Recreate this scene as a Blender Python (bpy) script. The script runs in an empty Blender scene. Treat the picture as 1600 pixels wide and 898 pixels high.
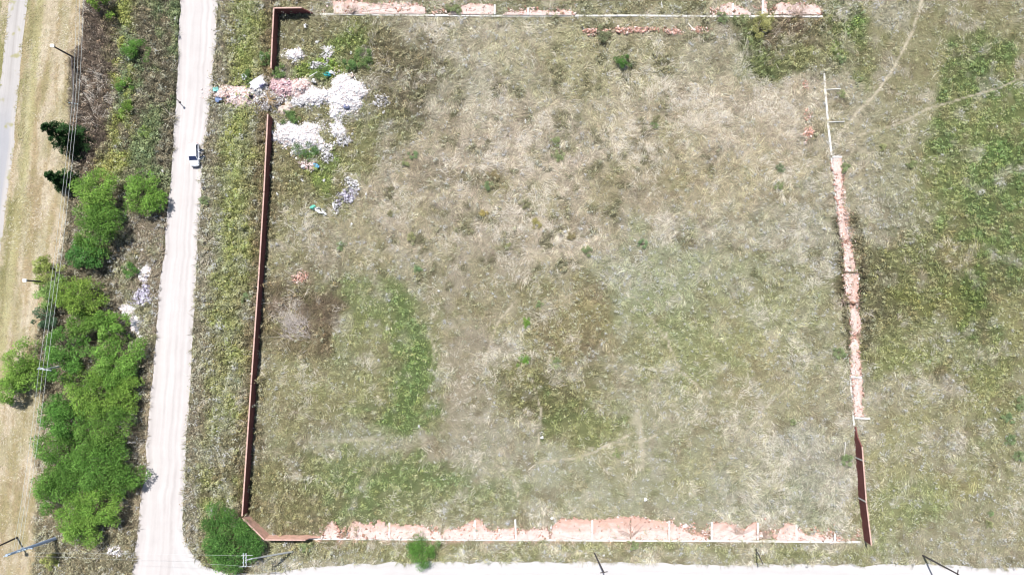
import bpy, bmesh, math, random
import numpy as np
from mathutils import Vector, Matrix
from mathutils.geometry import tessellate_polygon

S = bpy.context.scene
COL = S.collection
random.seed(7)
rng = np.random.default_rng(11)

# ------------------------------------------------------------------ camera, sky, sun, exposure
M = 0.11                 # metres of ground per photo pixel
CH = 117.0               # flying height
NX, NY = 800.0, 480.0    # point straight under the camera
cam_d = bpy.data.cameras.new('camera')
cam = bpy.data.objects.new('camera', cam_d); COL.objects.link(cam)
cam.location = (0, (449 - NY) * M, CH)
cam_d.sensor_width = 36
cam_d.lens = 36 * CH / (1600 * M)
cam_d.shift_y = (NY - 449) / 1600
cam_d.clip_start = 1; cam_d.clip_end = 6000
S.camera = cam

SUN_EL = math.radians(62)
SD = Vector((0.30, -0.95, 0)).normalized()
w = bpy.data.worlds.new('World'); S.world = w; w.use_nodes = True
nt = w.node_tree; bg = nt.nodes['Background']
sky = nt.nodes.new('ShaderNodeTexSky'); sky.sky_type = 'NISHITA'; sky.sun_disc = False
sky.sun_elevation = SUN_EL; sky.sun_rotation = math.atan2(-SD.x, -SD.y) % (2 * math.pi)
nt.links.new(sky.outputs[0], bg.inputs[0]); bg.inputs[1].default_value = 0.075
sd = bpy.data.lights.new('sun', 'SUN'); sd.energy = 4.7; sd.angle = math.radians(0.55); sd.color = (1, 0.975, 0.945)
sun = bpy.data.objects.new('sun', sd); COL.objects.link(sun)
sun.rotation_euler = Vector((SD.x * math.cos(SUN_EL), SD.y * math.cos(SUN_EL), -math.sin(SUN_EL))).to_track_quat('-Z', 'Y').to_euler()
S.view_settings.view_transform = 'Standard'; S.view_settings.look = 'None'
S.view_settings.exposure = 0.67; S.view_settings.gamma = 1
S.view_settings.use_curve_mapping = False
S.render.engine = 'CYCLES'
S.cycles.pixel_filter_type = 'BLACKMAN_HARRIS'; S.cycles.filter_width = 1.15
S.cycles.max_bounces = 4; S.cycles.diffuse_bounces = 2

# ------------------------------------------------------------------ helpers
def P(px, py, z=0.0):
    """place on the site that lies under photo pixel px,py at height z"""
    k = (CH - z) / CH
    return Vector(((NX + (px - NX) * k - 800) * M, (449 - (NY + (py - NY) * k)) * M, z))

def lin(c, k=1.0):
    c = np.asarray(c, float) / 255.0
    l = np.where(c <= 0.04045, c / 12.92, ((c + 0.055) / 1.055) ** 2.4)
    return l * k

def tag(o, label=None, cat=None, group=None, kind=None):
    if label: o['label'] = label
    if cat: o['category'] = cat
    if group: o['group'] = group
    if kind: o['kind'] = kind
    return o

def empty(name, loc, rz=0):
    o = bpy.data.objects.new(name, None); COL.objects.link(o)
    o.location = loc; o.rotation_euler = (0, 0, rz); o.empty_display_size = 0.5
    return o

def link(name, me, mat, parent=None):
    o = bpy.data.objects.new(name, me); COL.objects.link(o)
    if mat is not None:
        me.materials.clear(); me.materials.append(mat)
    if parent is not None: o.parent = parent
    return o

def np_mesh(name, V, F, colr=None, smooth=False):
    """V (n,3), F (m,k) constant face size, colr (m,3) per face or (n,3) per vertex"""
    me = bpy.data.meshes.new(name)
    V = np.asarray(V, np.float32); F = np.asarray(F, np.int32)
    m, k = F.shape
    me.vertices.add(len(V)); me.vertices.foreach_set('co', V.ravel())
    me.loops.add(m * k); me.loops.foreach_set('vertex_index', F.ravel())
    me.polygons.add(m)
    me.polygons.foreach_set('loop_start', np.arange(0, m * k, k, dtype=np.int32))
    me.polygons.foreach_set('loop_total', np.full(m, k, np.int32))
    if smooth: me.polygons.foreach_set('use_smooth', np.ones(m, bool))
    me.update(calc_edges=True)
    if colr is not None:
        dom = 'FACE' if len(colr) == m and len(colr) != len(V) else 'POINT'
        a = me.attributes.new('tint', 'FLOAT_COLOR', dom)
        rgba = np.ones((len(colr), 4), np.float32); rgba[:, :3] = colr
        a.data.foreach_set('color', rgba.ravel())
    return me

def nodes(name):
    m = bpy.data.materials.new(name); m.use_nodes = True
    t = m.node_tree; b = t.nodes['Principled BSDF']
    b.inputs['Specular IOR Level'].default_value = 0.25
    return m, t, b

def mat_plain(name, col, rough=0.8, metal=0, var=0.0, scale=4.0, spec=0.25):
    m, t, b = nodes(name)
    b.inputs['Roughness'].default_value = rough; b.inputs['Metallic'].default_value = metal
    b.inputs['Specular IOR Level'].default_value = spec
    if var > 0:
        tc = t.nodes.new('ShaderNodeTexCoord'); n = t.nodes.new('ShaderNodeTexNoise')
        n.inputs['Scale'].default_value = scale; n.inputs['Detail'].default_value = 5
        r = t.nodes.new('ShaderNodeValToRGB')
        r.color_ramp.elements[0].position = .3; r.color_ramp.elements[1].position = .7
        r.color_ramp.elements[0].color = tuple(max(0, c * (1 - var)) for c in col) + (1,)
        r.color_ramp.elements[1].color = tuple(min(1, c * (1 + var)) for c in col) + (1,)
        t.links.new(tc.outputs['Object'], n.inputs['Vector']); t.links.new(n.outputs['Fac'], r.inputs[0])
        t.links.new(r.outputs[0], b.inputs['Base Color'])
    else:
        b.inputs['Base Color'].default_value = (*col, 1)
    return m

def mat_tint(name, rough=0.9, noise=None, bump=0, trans=0):
    """base colour taken from the mesh's own 'tint' colours, broken up by noise"""
    m, t, b = nodes(name)
    b.inputs['Roughness'].default_value = rough; b.inputs['Specular IOR Level'].default_value = 0.12
    a = t.nodes.new('ShaderNodeAttribute'); a.attribute_name = 'tint'
    out = a.outputs['Color']
    tc = None
    if noise:
        tc = t.nodes.new('ShaderNodeTexCoord')
        for sc, amt, det in noise:
            n = t.nodes.new('ShaderNodeTexNoise'); n.inputs['Scale'].default_value = sc; n.inputs['Detail'].default_value = det
            n.inputs['Roughness'].default_value = 0.65
            mr = t.nodes.new('ShaderNodeMapRange'); mr.inputs[1].default_value = .25; mr.inputs[2].default_value = .75
            mr.inputs[3].default_value = 1 - amt; mr.inputs[4].default_value = 1 + amt
            mx = t.nodes.new('ShaderNodeVectorMath'); mx.operation = 'SCALE'
            t.links.new(tc.outputs['Object'], n.inputs['Vector']); t.links.new(n.outputs['Fac'], mr.inputs[0])
            t.links.new(out, mx.inputs[0]); t.links.new(mr.outputs[0], mx.inputs['Scale'])
            out = mx.outputs[0]
    if bump:
        n = t.nodes.new('ShaderNodeTexNoise'); n.inputs['Scale'].default_value = 3; n.inputs['Detail'].default_value = 8
        bp = t.nodes.new('ShaderNodeBump'); bp.inputs['Strength'].default_value = bump; bp.inputs['Distance'].default_value = 0.3
        t.links.new(tc.outputs['Object'], n.inputs['Vector']); t.links.new(n.outputs['Fac'], bp.inputs['Height'])
        t.links.new(bp.outputs[0], b.inputs['Normal'])
    t.links.new(out, b.inputs['Base Color'])
    if trans:
        tr = t.nodes.new('ShaderNodeBsdfTranslucent'); mix = t.nodes.new('ShaderNodeMixShader')
        mix.inputs[0].default_value = trans
        t.links.new(out, tr.inputs[0]); t.links.new(b.outputs[0], mix.inputs[1]); t.links.new(tr.outputs[0], mix.inputs[2])
        t.links.new(mix.outputs[0], t.nodes['Material Output'].inputs[0])
    return m

# lattice noise
_T = rng.random((256, 256))
def vn(x, y, s, seed=0):
    x = np.asarray(x) / s + seed * 37.31; y = np.asarray(y) / s + seed * 17.77
    xi = np.floor(x).astype(int); yi = np.floor(y).astype(int)
    fx = x - xi; fy = y - yi
    fx = fx * fx * (3 - 2 * fx); fy = fy * fy * (3 - 2 * fy)
    g = lambda a, b: _T[(a) & 255, (b) & 255]
    return (g(xi, yi) * (1 - fx) + g(xi + 1, yi) * fx) * (1 - fy) + (g(xi, yi + 1) * (1 - fx) + g(xi + 1, yi + 1) * fx) * fy
def fbm(x, y, s, seed=0, o=4):
    r = 0; a = 1; t = 0
    x = np.asarray(x, float); y = np.asarray(y, float)
    for i in range(o):
        an = .6 + i * 1.1 + seed * .7; ca, sa = math.cos(an), math.sin(an)      # each octave turned, so no grid shows
        r = r + a * vn(x * ca - y * sa, x * sa + y * ca, s / 2 ** i, seed + i * 5); t += a; a *= .58
    return r / t
def sstep(e0, e1, x):
    t = np.clip((x - e0) / (e1 - e0), 0, 1); return t * t * (3 - 2 * t)

def inpoly(px, py, poly):
    r = np.zeros(px.shape, bool); n = len(poly); j = n - 1
    for i in range(n):
        xi, yi = poly[i]; xj, yj = poly[j]
        if yi != yj:
            c = ((yi > py) != (yj > py)) & (px < (xj - xi) * (py - yi) / (yj - yi) + xi)
            r ^= c
        j = i
    return r

def seg_d(px, py, pts):
    d = np.full(px.shape, 1e9)
    for (x0, y0), (x1, y1) in zip(pts[:-1], pts[1:]):
        dx, dy = x1 - x0, y1 - y0; L = dx * dx + dy * dy
        t = np.clip(((px - x0) * dx + (py - y0) * dy) / L, 0, 1)
        d = np.minimum(d, np.hypot(px - x0 - t * dx, py - y0 - t * dy))
    return d

# ------------------------------------------------------------------ layout of roads (photo pixels on the ground plane)
ROAD_L = [(312, -900), (292, -200), (282, 0), (278, 80), (274, 160), (270, 240), (263, 320), (255, 400), (247, 480), (240, 560), (233, 640), (228, 720), (220, 780), (214, 830), (209, 900), (205, 1000), (190, 1800)]
ROAD_R = [(371, -900), (351, -200), (341, 0), (336, 80), (329, 150), (318, 240), (313, 320), (308, 400), (304.5, 480), (300, 560), (296, 640), (289, 720), (287, 780), (286, 830), (284, 900), (280, 1000), (265, 1800)]
LANE_T = [(282, 800), (286, 832), (293, 852), (303, 868), (320, 882), (350, 894), (400, 897), (435, 893), (470, 887), (520, 883), (600, 879), (700, 877), (850, 877), (1000, 878), (1100, 881), (1300, 882), (1420, 880), (1500, 885), (1600, 888), (1800, 890), (2700, 900)]
LANE_B = [(255, 960), (262, 960), (270, 960), (280, 960), (300, 958), (350, 956), (400, 956), (435, 955), (470, 954), (520, 953), (600, 952), (700, 952), (850, 952), (1000, 953), (1100, 954), (1300, 956), (1420, 957), (1500, 958), (1600, 960), (1800, 964), (2700, 975)]
SIDE_L = [(80, -900), (35, -200), (15, 0), (6, 80), (0, 130), (-14, 240), (-30, 360), (-60, 600), (-90, 900), (-190, 1800)]
SIDE_R = [(110, -900), (62, -200), (43, 0), (34, 80), (29, 130), (20, 240), (4, 360), (-25, 600), (-55, 900), (-150, 1800)]
roads_poly = [ROAD_L + ROAD_R[::-1], LANE_T + LANE_B[::-1], SIDE_L + SIDE_R[::-1]]

# ------------------------------------------------------------------ what grows where
# cx, cy, rx, ry, rot, colour, leafiness, height, strength, softness
GREYDRY = (176, 168, 144)
SPL = [
 # dry straw field, upper
 (880, 230, 420, 210, 0, (182, 170, 143), .02, .35, .9, .35),
 (700, 130, 90, 60, 0, (178, 176, 152), .03, .4, .6, .5),
 (900, 300, 250, 90, 10, (186, 172, 148), .0, .35, .6, .5),
 (1130, 190, 150, 90, 0, (184, 170, 142), .0, .4, .7, .4),
 (870, 90, 130, 60, 0, (164, 160, 118), .15, .4, .6, .6),
 (1080, 90, 90, 40, 0, (162, 160, 124), .15, .4, .5, .6),
 (1120, 290, 170, 40, 0, (168, 158, 116), .1, .3, .6, .5),
 (640, 280, 70, 90, 20, (160, 148, 118), .1, .25, .7, .5),
 (1000, 310, 110, 40, -15, (150, 138, 108), .05, .2, .7, .5),
 (700, 350, 120, 60, 10, (172, 160, 134), .1, .35, .5, .5),
 (740, 480, 80, 130, 15, (150, 140, 116), .1, .18, .85, .4),
 (700, 640, 60, 90, 5, (148, 138, 112), .1, .15, .8, .4),
 (780, 700, 90, 60, 0, (150, 146, 122), .1, .15, .7, .5),
 # olive grey right half
 (1150, 480, 190, 150, 0, (156, 154, 118), .35, .3, .8, .4),
 (1010, 470, 80, 90, 20, (154, 158, 128), .4, .35, .7, .5),
 (1030, 430, 60, 50, 0, (172, 170, 144), .2, .4, .6, .5),
 (1140, 560, 90, 60, 10, (166, 156, 104), .4, .3, .7, .5),
 (1100, 360, 60, 40, 0, (176, 168, 144), .2, .45, .7, .5),
 (1240, 400, 80, 90, 0, (168, 164, 140), .2, .4, .6, .5),
 (1080, 540, 60, 80, -25, (128, 136, 88), .5, .25, .6, .5),
 (1250, 480, 60, 50, 0, (146, 154, 106), .5, .4, .6, .5), (1080, 470, 120, 100, 10, (140, 150, 100), .5, .3, .5, .5),
 (1200, 640, 130, 60, 0, (152, 148, 110), .25, .2, .6, .5),
 (970, 760, 230, 60, 0, (152, 152, 122), .3, .12, .85, .4),
 (1010, 690, 120, 60, 0, (144, 144, 108), .3, .12, .7, .5),
 (1230, 740, 100, 70, 0, (168, 166, 144), .1, .5, .9, .35),
 (1260, 790, 70, 30, 10, (146, 152, 118), .3, .5, .6, .5),
 # greens, lower left of the field
 (570, 560, 104, 124, 0, (122, 132, 84), .75, .28, .8, .35), (600, 500, 60, 50, 20, (120, 134, 74), .85, .28, .6, .4),
 (634, 590, 44, 74, 4, (104, 130, 64), .95, .32, .8, .28), (590, 640, 80, 40, 0, (112, 128, 72), .85, .28, .6, .4),
 (470, 690, 60, 40, 0, (132, 132, 84), .6, .35, .6, .4), (560, 590, 40, 50, 0, (140, 136, 100), .5, .3, .5, .5),
 (480, 620, 80, 80, 0, (138, 134, 92), .6, .4, .7, .5),
 (570, 765, 190, 54, 0, (114, 130, 76), .85, .32, .9, .35),
 (520, 720, 110, 35, -5, (134, 138, 94), .6, .3, .6, .5),
 (560, 685, 120, 22, -5, (164, 160, 132), .3, .25, .6, .5),
 (440, 760, 50, 60, 0, (130, 124, 84), .6, .5, .8, .4),
 (470, 810, 70, 30, 0, (124, 118, 80), .6, .5, .8, .4),
 (760, 760, 60, 35, 0, (124, 134, 88), .6, .25, .6, .5),
 (680, 800, 120, 25, 0, (138, 138, 96), .6, .4, .6, .5),
 # dead dark weeds by the long wall
 (475, 490, 66, 66, 20, (112, 98, 76), .35, .75, .95, .25),
 (450, 500, 50, 22, 40, (146, 130, 110), .05, .8, .55, .5),
 (505, 520, 32, 30, 0, (104, 86, 70), .3, .7, .6, .4),
 (440, 380, 28, 70, 0, (142, 138, 92), .5, .5, .7, .5),
 (500, 400, 50, 40, 0, (142, 132, 100), .4, .45, .6, .5),
 # middle weeds
 (875, 560, 92, 112, 10, (134, 130, 88), .7, .5, .75, .35),
 (905, 500, 60, 48, 0, (142, 126, 92), .6, .5, .6, .5),
 (850, 620, 60, 50, 0, (108, 106, 66), .8, .55, .8, .35),
 (900, 660, 60, 36, 0, (110, 122, 70), .8, .35, .8, .4),
 (930, 545, 30, 30, 0, (142, 126, 98), .5, .5, .5, .5),
 (790, 540, 14, 40, 20, (176, 170, 148), .1, .4, .6, .5),
 (830, 650, 24, 12, 20, (184, 176, 150), .1, .4, .7, .5),
 # scattered weed patches in the straw
 (870, 240, 30, 20, 0, (128, 120, 84), .6, .5, .7, .5), (765, 285, 34, 18, 0, (122, 114, 82), .6, .5, .7, .5),
 (680, 262, 26, 16, 0, (138, 128, 106), .4, .5, .6, .5), (700, 345, 26, 16, 0, (150, 136, 120), .4, .5, .6, .5),
 (1090, 375, 28, 14, 0, (112, 104, 80), .6, .55, .7, .5), (980, 310, 22, 10, 0, (120, 112, 90), .6, .4, .5, .5),
 (1065, 215, 40, 18, 0, (146, 142, 92), .3, .3, .6, .5), (830, 120, 26, 14, 0, (134, 136, 92), .5, .4, .5, .5),
 (1150, 100, 40, 22, 0, (150, 156, 118), .4, .3, .6, .5),
 # around the rubble
 (520, 80, 110, 60, 0, (126, 124, 82), .7, .5, .85, .35), (560, 95, 60, 30, -15, (104, 122, 56), .9, .6, .8, .4),
 (620, 120, 60, 70, 20, (112, 104, 76), .5, .7, .85, .35), (500, 125, 50, 20, 0, (108, 134, 46), .95, .5, .9, .3),
 (510, 240, 90, 100, 0, (122, 122, 76), .75, .5, .85, .35), (450, 260, 40, 60, 0, (122, 116, 76), .7, .6, .6, .4),
 (500, 270, 40, 20, 0, (110, 132, 54), .9, .4, .7, .4), (575, 230, 26, 50, 10, (138, 138, 88), .6, .3, .6, .4),
 (600, 190, 60, 24, 0, (112, 116, 72), .7, .5, .7, .4),(470, 50, 40, 30, 20, (138, 132, 96), .2, .6, .7, .4),
 # top right thicket
 (1260, 62, 112, 64, 5, (110, 114, 72), .8, .65, .92, .22), (1190, 75, 40, 34, 0, (92, 104, 58), .85, .6, .6, .4),
 (1250, 45, 40, 36, 10, (122, 104, 84), .4, .8, .8, .4), (1325, 50, 40, 62, -10, (92, 116, 54), .9, .6, .9, .3),
 (1160, 40, 30, 20, 0, (100, 108, 62), .7, .5, .6, .4),
 # above the top boundary
 (900, 2, 420, 16, 0, (138, 138, 102), .6, .4, .8, .4), (420, 6, 80, 12, 0, (128, 124, 84), .7, .6, .8, .4),
 # land right of the lot
 (1480, 80, 130, 120, 0, (138, 134, 92), .25, .18, .85, .4), (1420, 200, 70, 90, 0, (150, 146, 108), .2, .2, .7, .4),
 (1420, 20, 40, 18, 0, (170, 166, 140), .1, .4, .6, .5), (1420, 260, 80, 60, 0, (150, 148, 108), .35, .35, .6, .5),
 (1545, 190, 84, 120, -8, (100, 120, 64), .97, .32, .97, .16), (1560, 340, 90, 110, 0, (100, 116, 62), .95, .35, .9, .25),
 (1500, 260, 50, 90, -10, (98, 118, 56), .9, .35, .8, .3), (1590, 130, 30, 40, 0, (112, 138, 68), .9, .35, .7, .4),
 (1548, 260, 92, 190, -4, (104, 122, 66), .97, .36, 1.0, .26), (1560, 200, 40, 60, 0, (100, 128, 62), .97, .36, .6, .5), (1500, 500, 120, 130, 10, (106, 120, 60), .85, .36, .75, .35),
 (1400, 320, 44, 50, 0, (150, 148, 122), .35, .4, .6, .5),
 (1425, 430, 90, 84, 0, (114, 118, 68), .8, .5, .85, .35), (1372, 440, 30, 66, 0, (108, 102, 74), .75, .6, .6, .45),
 (1520, 480, 60, 90, 10, (92, 108, 52), .9, .4, .85, .35), (1440, 470, 60, 40, 0, (112, 116, 54), .85, .4, .6, .5),
 (1575, 430, 22, 50, 0, (110, 106, 74), .7, .4, .5, .5), (1500, 380, 24, 40, 20, (142, 130, 92), .5, .35, .6, .5),
 (1400, 560, 70, 44, 0, (118, 130, 70), .85, .4, .8, .4), (1470, 540, 60, 26, 0, (152, 148, 110), .4, .4, .6, .5),
 (1594, 520, 24, 50, 0, (156, 150, 92), .5, .3, .6, .5), (1500, 620, 90, 50, 0, (142, 140, 90), .6, .4, .7, .5),
 (1480, 640, 12, 60, 8, (88, 76, 56), .6, .7, .8, .4), (1560, 640, 40, 90, 0, (124, 130, 74), .7, .4, .6, .5),
 (1440, 720, 90, 80, 0, (156, 154, 108), .4, .3, .8, .4), (1540, 740, 70, 70, 0, (146, 144, 104), .45, .3, .6, .5),
 (1440, 620, 50, 24, 0, (172, 164, 140), .1, .4, .6, .5), (1420, 800, 70, 40, 0, (134, 144, 90), .6, .35, .8, .4),
 (1530, 820, 70, 30, 0, (150, 146, 112), .3, .15, .8, .4), (1500, 760, 40, 20, 0, (166, 162, 96), .5, .3, .6, .5),
 (1470, 700, 40, 30, 0, (162, 154, 134), .3, .4, .5, .5), (1390, 500, 40, 30, 20, (104, 98, 76), .7, .6, .5, .5),
 # strip between lot and lower lane
 (900, 864, 560, 20, 0, (144, 144, 100), .55, .45, .95, .3), (700, 862, 200, 14, 0, (136, 138, 96), .6, .5, .6, .5),
 (960, 868, 200, 8, 0, (170, 166, 132), .3, .4, .6, .5), (1200, 866, 90, 10, 0, (146, 150, 96), .6, .5, .5, .5),
 (520, 860, 90, 26, 0, (140, 134, 94), .5, .6, .7, .4),
 (880, 869, 26, 6, 0, (206, 196, 164), .05, .4, .8, .5), (1010, 869, 40, 5, 0, (206, 194, 160), .05, .4, .7, .5), (735, 868, 30, 6, 0, (190, 188, 160), .1, .4, .7, .5), (560, 872, 30, 6, 0, (180, 178, 150), .1, .4, .6, .5),
]
DARKVERGE = (104, 96, 70)
TRAILS = [([(1441, 0), (1425, 50), (1398, 105), (1365, 150), (1340, 175), (1315, 205), (1308, 225)], 1.7),
          ([(1600, 120), (1560, 138), (1500, 155), (1450, 170), (1400, 195), (1340, 212)], 1.2),
          ([(840, 722), (900, 715), (930, 705), (960, 690), (990, 676)], 1.5), ([(990, 660), (996, 640), (1003, 700), (1004, 730)], 4),
          ([(805, 470), (780, 500), (768, 530), (757, 570)], 1.5), ([(672, 520), (680, 545), (678, 570)], 1.3),
          ([(460, 690), (540, 688), (600, 684)], 2.2), ([(1040, 520), (1050, 550), (1063, 580), (1110, 620)], 1.4),
          ([(870, 470), (940, 440), (1000, 470), (1040, 530)], 1.0), ([(830, 585), (845, 640), (840, 700)], 1.1),
          ([(920, 700), (1000, 690), (1100, 650)], .9), ([(770, 720), (800, 745), (815, 790)], .9),
          ([(1300, 60), (1330, 130), (1420, 150)], .9), ([(1240, 600), (1190, 640), (1150, 700), (1120, 780)], .9),
          ([(850, 585), (870, 600)], 1)]

def field(px, py):
    n = px.shape
    warp = 46
    NZ = [fbm(px, py, sc, 200 + q, 4) - .5 for q, sc in enumerate((34, 22, 46, 28, 16))]
    wx = px + warp * (fbm(px, py, 60, 3, 4) - .5) * 2; wy = py + warp * (fbm(px, py, 60, 9, 4) - .5) * 2
    c = np.empty(n + (3,)); c[:] = lin((160, 154, 124))
    leaf = np.full(n, .3); h = np.full(n, .3)
    def put(m, colr, lf, hh):
        nonlocal leaf, h
        c[:] = c + (lin(colr) - c) * m[..., None]
        leaf = leaf + (lf - leaf) * m; h = h + (hh - h) * m
    for q, (cx, cy, rx, ry, rot, colr, lf, hh, st, so) in enumerate(SPL):
        a = math.radians(rot); ca, sa = math.cos(a), math.sin(a)
        dx = wx - cx; dy = wy - cy
        d = np.hypot((dx * ca + dy * sa) / rx, (-dx * sa + dy * ca) / ry)
        put(sstep(1 + so, 1 - so, d + NZ[q % 5] * (.8 if st >= .85 else 1.5)) * st * np.clip(1.05 + NZ[(q + 2) % 5] * (.4 if st >= .85 else 1.2), .5, 1.12), colr, lf, hh)
    # mottling: streaks of paler straw and greener / darker growth everywhere
    n1 = fbm(px, py, 26, 21, 4); n2 = fbm(px, py, 14, 31, 3); n3 = fbm(px, py, 90, 41, 3)
    put(sstep(.56, .72, n1) * .4, (188, 178, 158), .0, .4)
    put(sstep(.56, .74, n2) * .4, (120, 124, 72), .7, .4)
    put(sstep(.57, .72, fbm(px, py, 20, 51, 3)) * .4, (128, 112, 84), .5, .4)
    put(sstep(.55, .7, n3) * .3, (150, 146, 92), .4, .3)
    # crescent edge of the round green patch, and a footworn rim beyond it
    dc = np.hypot((px - 585) / 90, (py - 562) / 118) + NZ[1] * .35
    put(sstep(1.04, .9, dc) * sstep(.35, .8, dc) * sstep(585, 640, px + 20 * NZ[0]) * .8, (102, 124, 66), .97, .32)
    # strip between road and long wall
    rR = np.interp(py, [p[1] for p in ROAD_R], [p[0] for p in ROAD_R]); rL = np.interp(py, [p[1] for p in ROAD_L], [p[0] for p in ROAD_L])
    wl = np.interp(py, [-900, 12, 180, 300, 600, 808, 900], [434, 432, 424, 418, 399, 386, 386])
    t = (px - rR) / (wl - rR)
    inv = ((t > -0.1) & (t < 1.02) & (py < 900)).astype(float)
    put(inv * .95, (122, 124, 76), .8, .6)
    put(inv * sstep(.45, .6, fbm(px, py, 40, 61, 3)) * .6, (118, 128, 60), .9, .6)
    put(inv * sstep(.46, .6, fbm(px, py, 26, 66, 4)) * .8, (112, 104, 78), .6, .7)
    put(inv * sstep(.5, .62, fbm(px, py * .6, 16, 71, 3)) * .5, (158, 156, 130), .3, .6)
    put(inv * sstep(.22, .0, np.abs(t - .93)) * .7, (98, 80, 60), .4, .7)
    put(inv * sstep(.28, .0, np.abs(t - .08)) * .7, (134, 124, 104), .4, .5)
    put(inv * sstep(.7, .0, np.abs(t - .5) * 2) * sstep(760, 300, py) * .6, (124, 136, 62), .9, .6)
    # belt between mown strip and road
    me_ = np.interp(py, [-900, 0, 60, 100, 180, 270, 400, 520, 640, 700, 800, 900], [190, 134, 132, 115, 115, 112, 100, 60, 68, 60, 60, 55])
    b = ((px > me_ - 3) & (px < rL + 6)).astype(float)
    put(b, (118, 110, 86), .5, .6)
    put(b * sstep(170, 200, px + 22 * (fbm(px, py, 30, 81, 3) - .5) * 2) * sstep(330, 270, py), (96, 108, 70), .85, .6)
    put(b * sstep(180, 200, px) * sstep(300, 260, py) * sstep(.44, .6, fbm(px, py * .7, 30, 86, 4)) * .75, (104, 92, 78), .55, .6)
    put(b * sstep(186, 160, px + 14 * (fbm(px, py, 20, 84, 3) - .5) * 2) * sstep(300, 240, py) * .85, (98, 84, 72), .1, .8)
    put(b * sstep(30, 5, np.abs(px - 190)) * sstep(300, 260, py) * sstep(.45, .6, n2) * .8, (122, 130, 50), .9, .6)
    put(b * sstep(220, 260, py) * sstep(20, 6, np.abs(px - 165)) * sstep(300, 270, py) * .7, (128, 132, 56), .9, .6)
    put(b * sstep(rL - 22, rL, px) * sstep(330, 420, py) * .8, (156, 142, 112), .2, .3)
    put(b * sstep(300, 340, py) * sstep(560, 520, py) * sstep(170, 185, px) * .8, (136, 124, 102), .45, .45)
    put(b * sstep(300, 340, py) * sstep(560, 520, py) * sstep(170, 185, px) * sstep(.48, .62, n1) * .7, (128, 130, 92), .7, .5)
    put(b * sstep(600, 660, py) * .7, (150, 136, 106), .3, .3)
    put(b * sstep(800, 840, py) * .8, (126, 120, 90), .5, .6)
    # mown strip and verge of the side road
    sR = np.interp(py, [p[1] for p in SIDE_R], [p[0] for p in SIDE_R])
    mo = ((px <= me_ - 3)).astype(float)
    put(mo, (196, 180, 148), .0, .08)
    u = px - sR
    lines = fbm(u * 4.5, py * .22, 22, 91, 4)
    put(mo * sstep(.46, .58, lines) * .85, (170, 150, 104), 0, .1)
    put(mo * sstep(.56, .7, fbm(u * 3, py * .15, 20, 95, 3)) * .6, (212, 200, 172), 0, .08)
    put(mo * sstep(26, 6, u) * .95 * sstep(.3, .6, fbm(u * 2, py * .4, 20, 99, 3)), (150, 148, 88), .4, .15)
    put(mo * sstep(9, 3, np.abs(u - 22)) * .6, (186, 182, 120), .2, .12)
    put(mo * sstep(.6, .75, n1) * .4, (160, 146, 104), .1, .1)
    put(mo * sstep(.5, .62, fbm(u * 1.6, py * .5, 26, 98, 4)) * .45, (158, 152, 94), .2, .12)
    put(((px < 128) & (px > 106) & (py > 88) & (py < 172)).astype(float) * .7, (92, 84, 72), .4, .5)
    up = sstep(500, 420, py) * (px > 590) * (px < 1290)
    put(up * sstep(.6, .68, fbm(px, py, 17, 57, 3)) * sstep(.4, .55, n3) * .85, (112, 110, 78), .75, .55)
    xl = np.interp(py, [250, 330, 430, 520, 655], [1299, 1310, 1322, 1328, 1335]); nb = fbm(px, py, 12, 55, 3)
    on = sstep(320, 340, py) * sstep(575, 540, py)
    for off, wd in ((-6, 9), (24, 12)):
        put(sstep(wd, wd * .4, np.abs(px - xl - off)) * on * sstep(.38, .52, nb) * .85, (92, 86, 62), .9, .85)
    lw = sstep(9, 4, np.abs(px - np.interp(py, [180, 808], [436, 400]) + 2)) * ((py > 180) & (py < 815)) * sstep(.4, .55, nb)
    put(lw * .7, (104, 96, 66), .8, .7)
    lb = sstep(10, 5, np.abs(py - 828)) * ((px > 420) & (px < 560)) * 1.0
    put(lb * sstep(.4, .55, nb) * .8, (112, 102, 70), .8, .7)
    # salmon crumbs and dust trodden into the soil beside the fallen brickwork
    sb = sstep(14, 3, np.abs(py - 838)) * ((px > 490) & (px < 1345)) * sstep(.5, .62, nb) + sstep(9, 3, np.abs(px - xl - 8)) * ((py > 245) & (py < 655)) * sstep(.45, .6, fbm(px, py, 16, 58, 3))
    put(np.clip(sb, 0, 1) * .75, (214, 166, 148), .1, .12)
    # trodden trails
    for pts, wd in TRAILS:
        m = sstep(wd * 1.8, wd * .5, seg_d(px + 4 * (n2 - .5) , py, pts))
        put(m * (.8 if wd <= 2 else .45), (200, 188, 160), 0, .06)
        h *= (1 - m * .8)
    g = c.mean(-1, keepdims=True)
    k = (.22 - .06 * np.clip(leaf * 1.3, 0, 1))[..., None]
    k = k + (.03 * sstep(.5, 1, leaf))[..., None] * (px > 1340)[..., None]
    c = (c * (1 - k) + g * k) * np.array([1.015, 1.0, .995])
    return c, leaf, h

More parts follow.
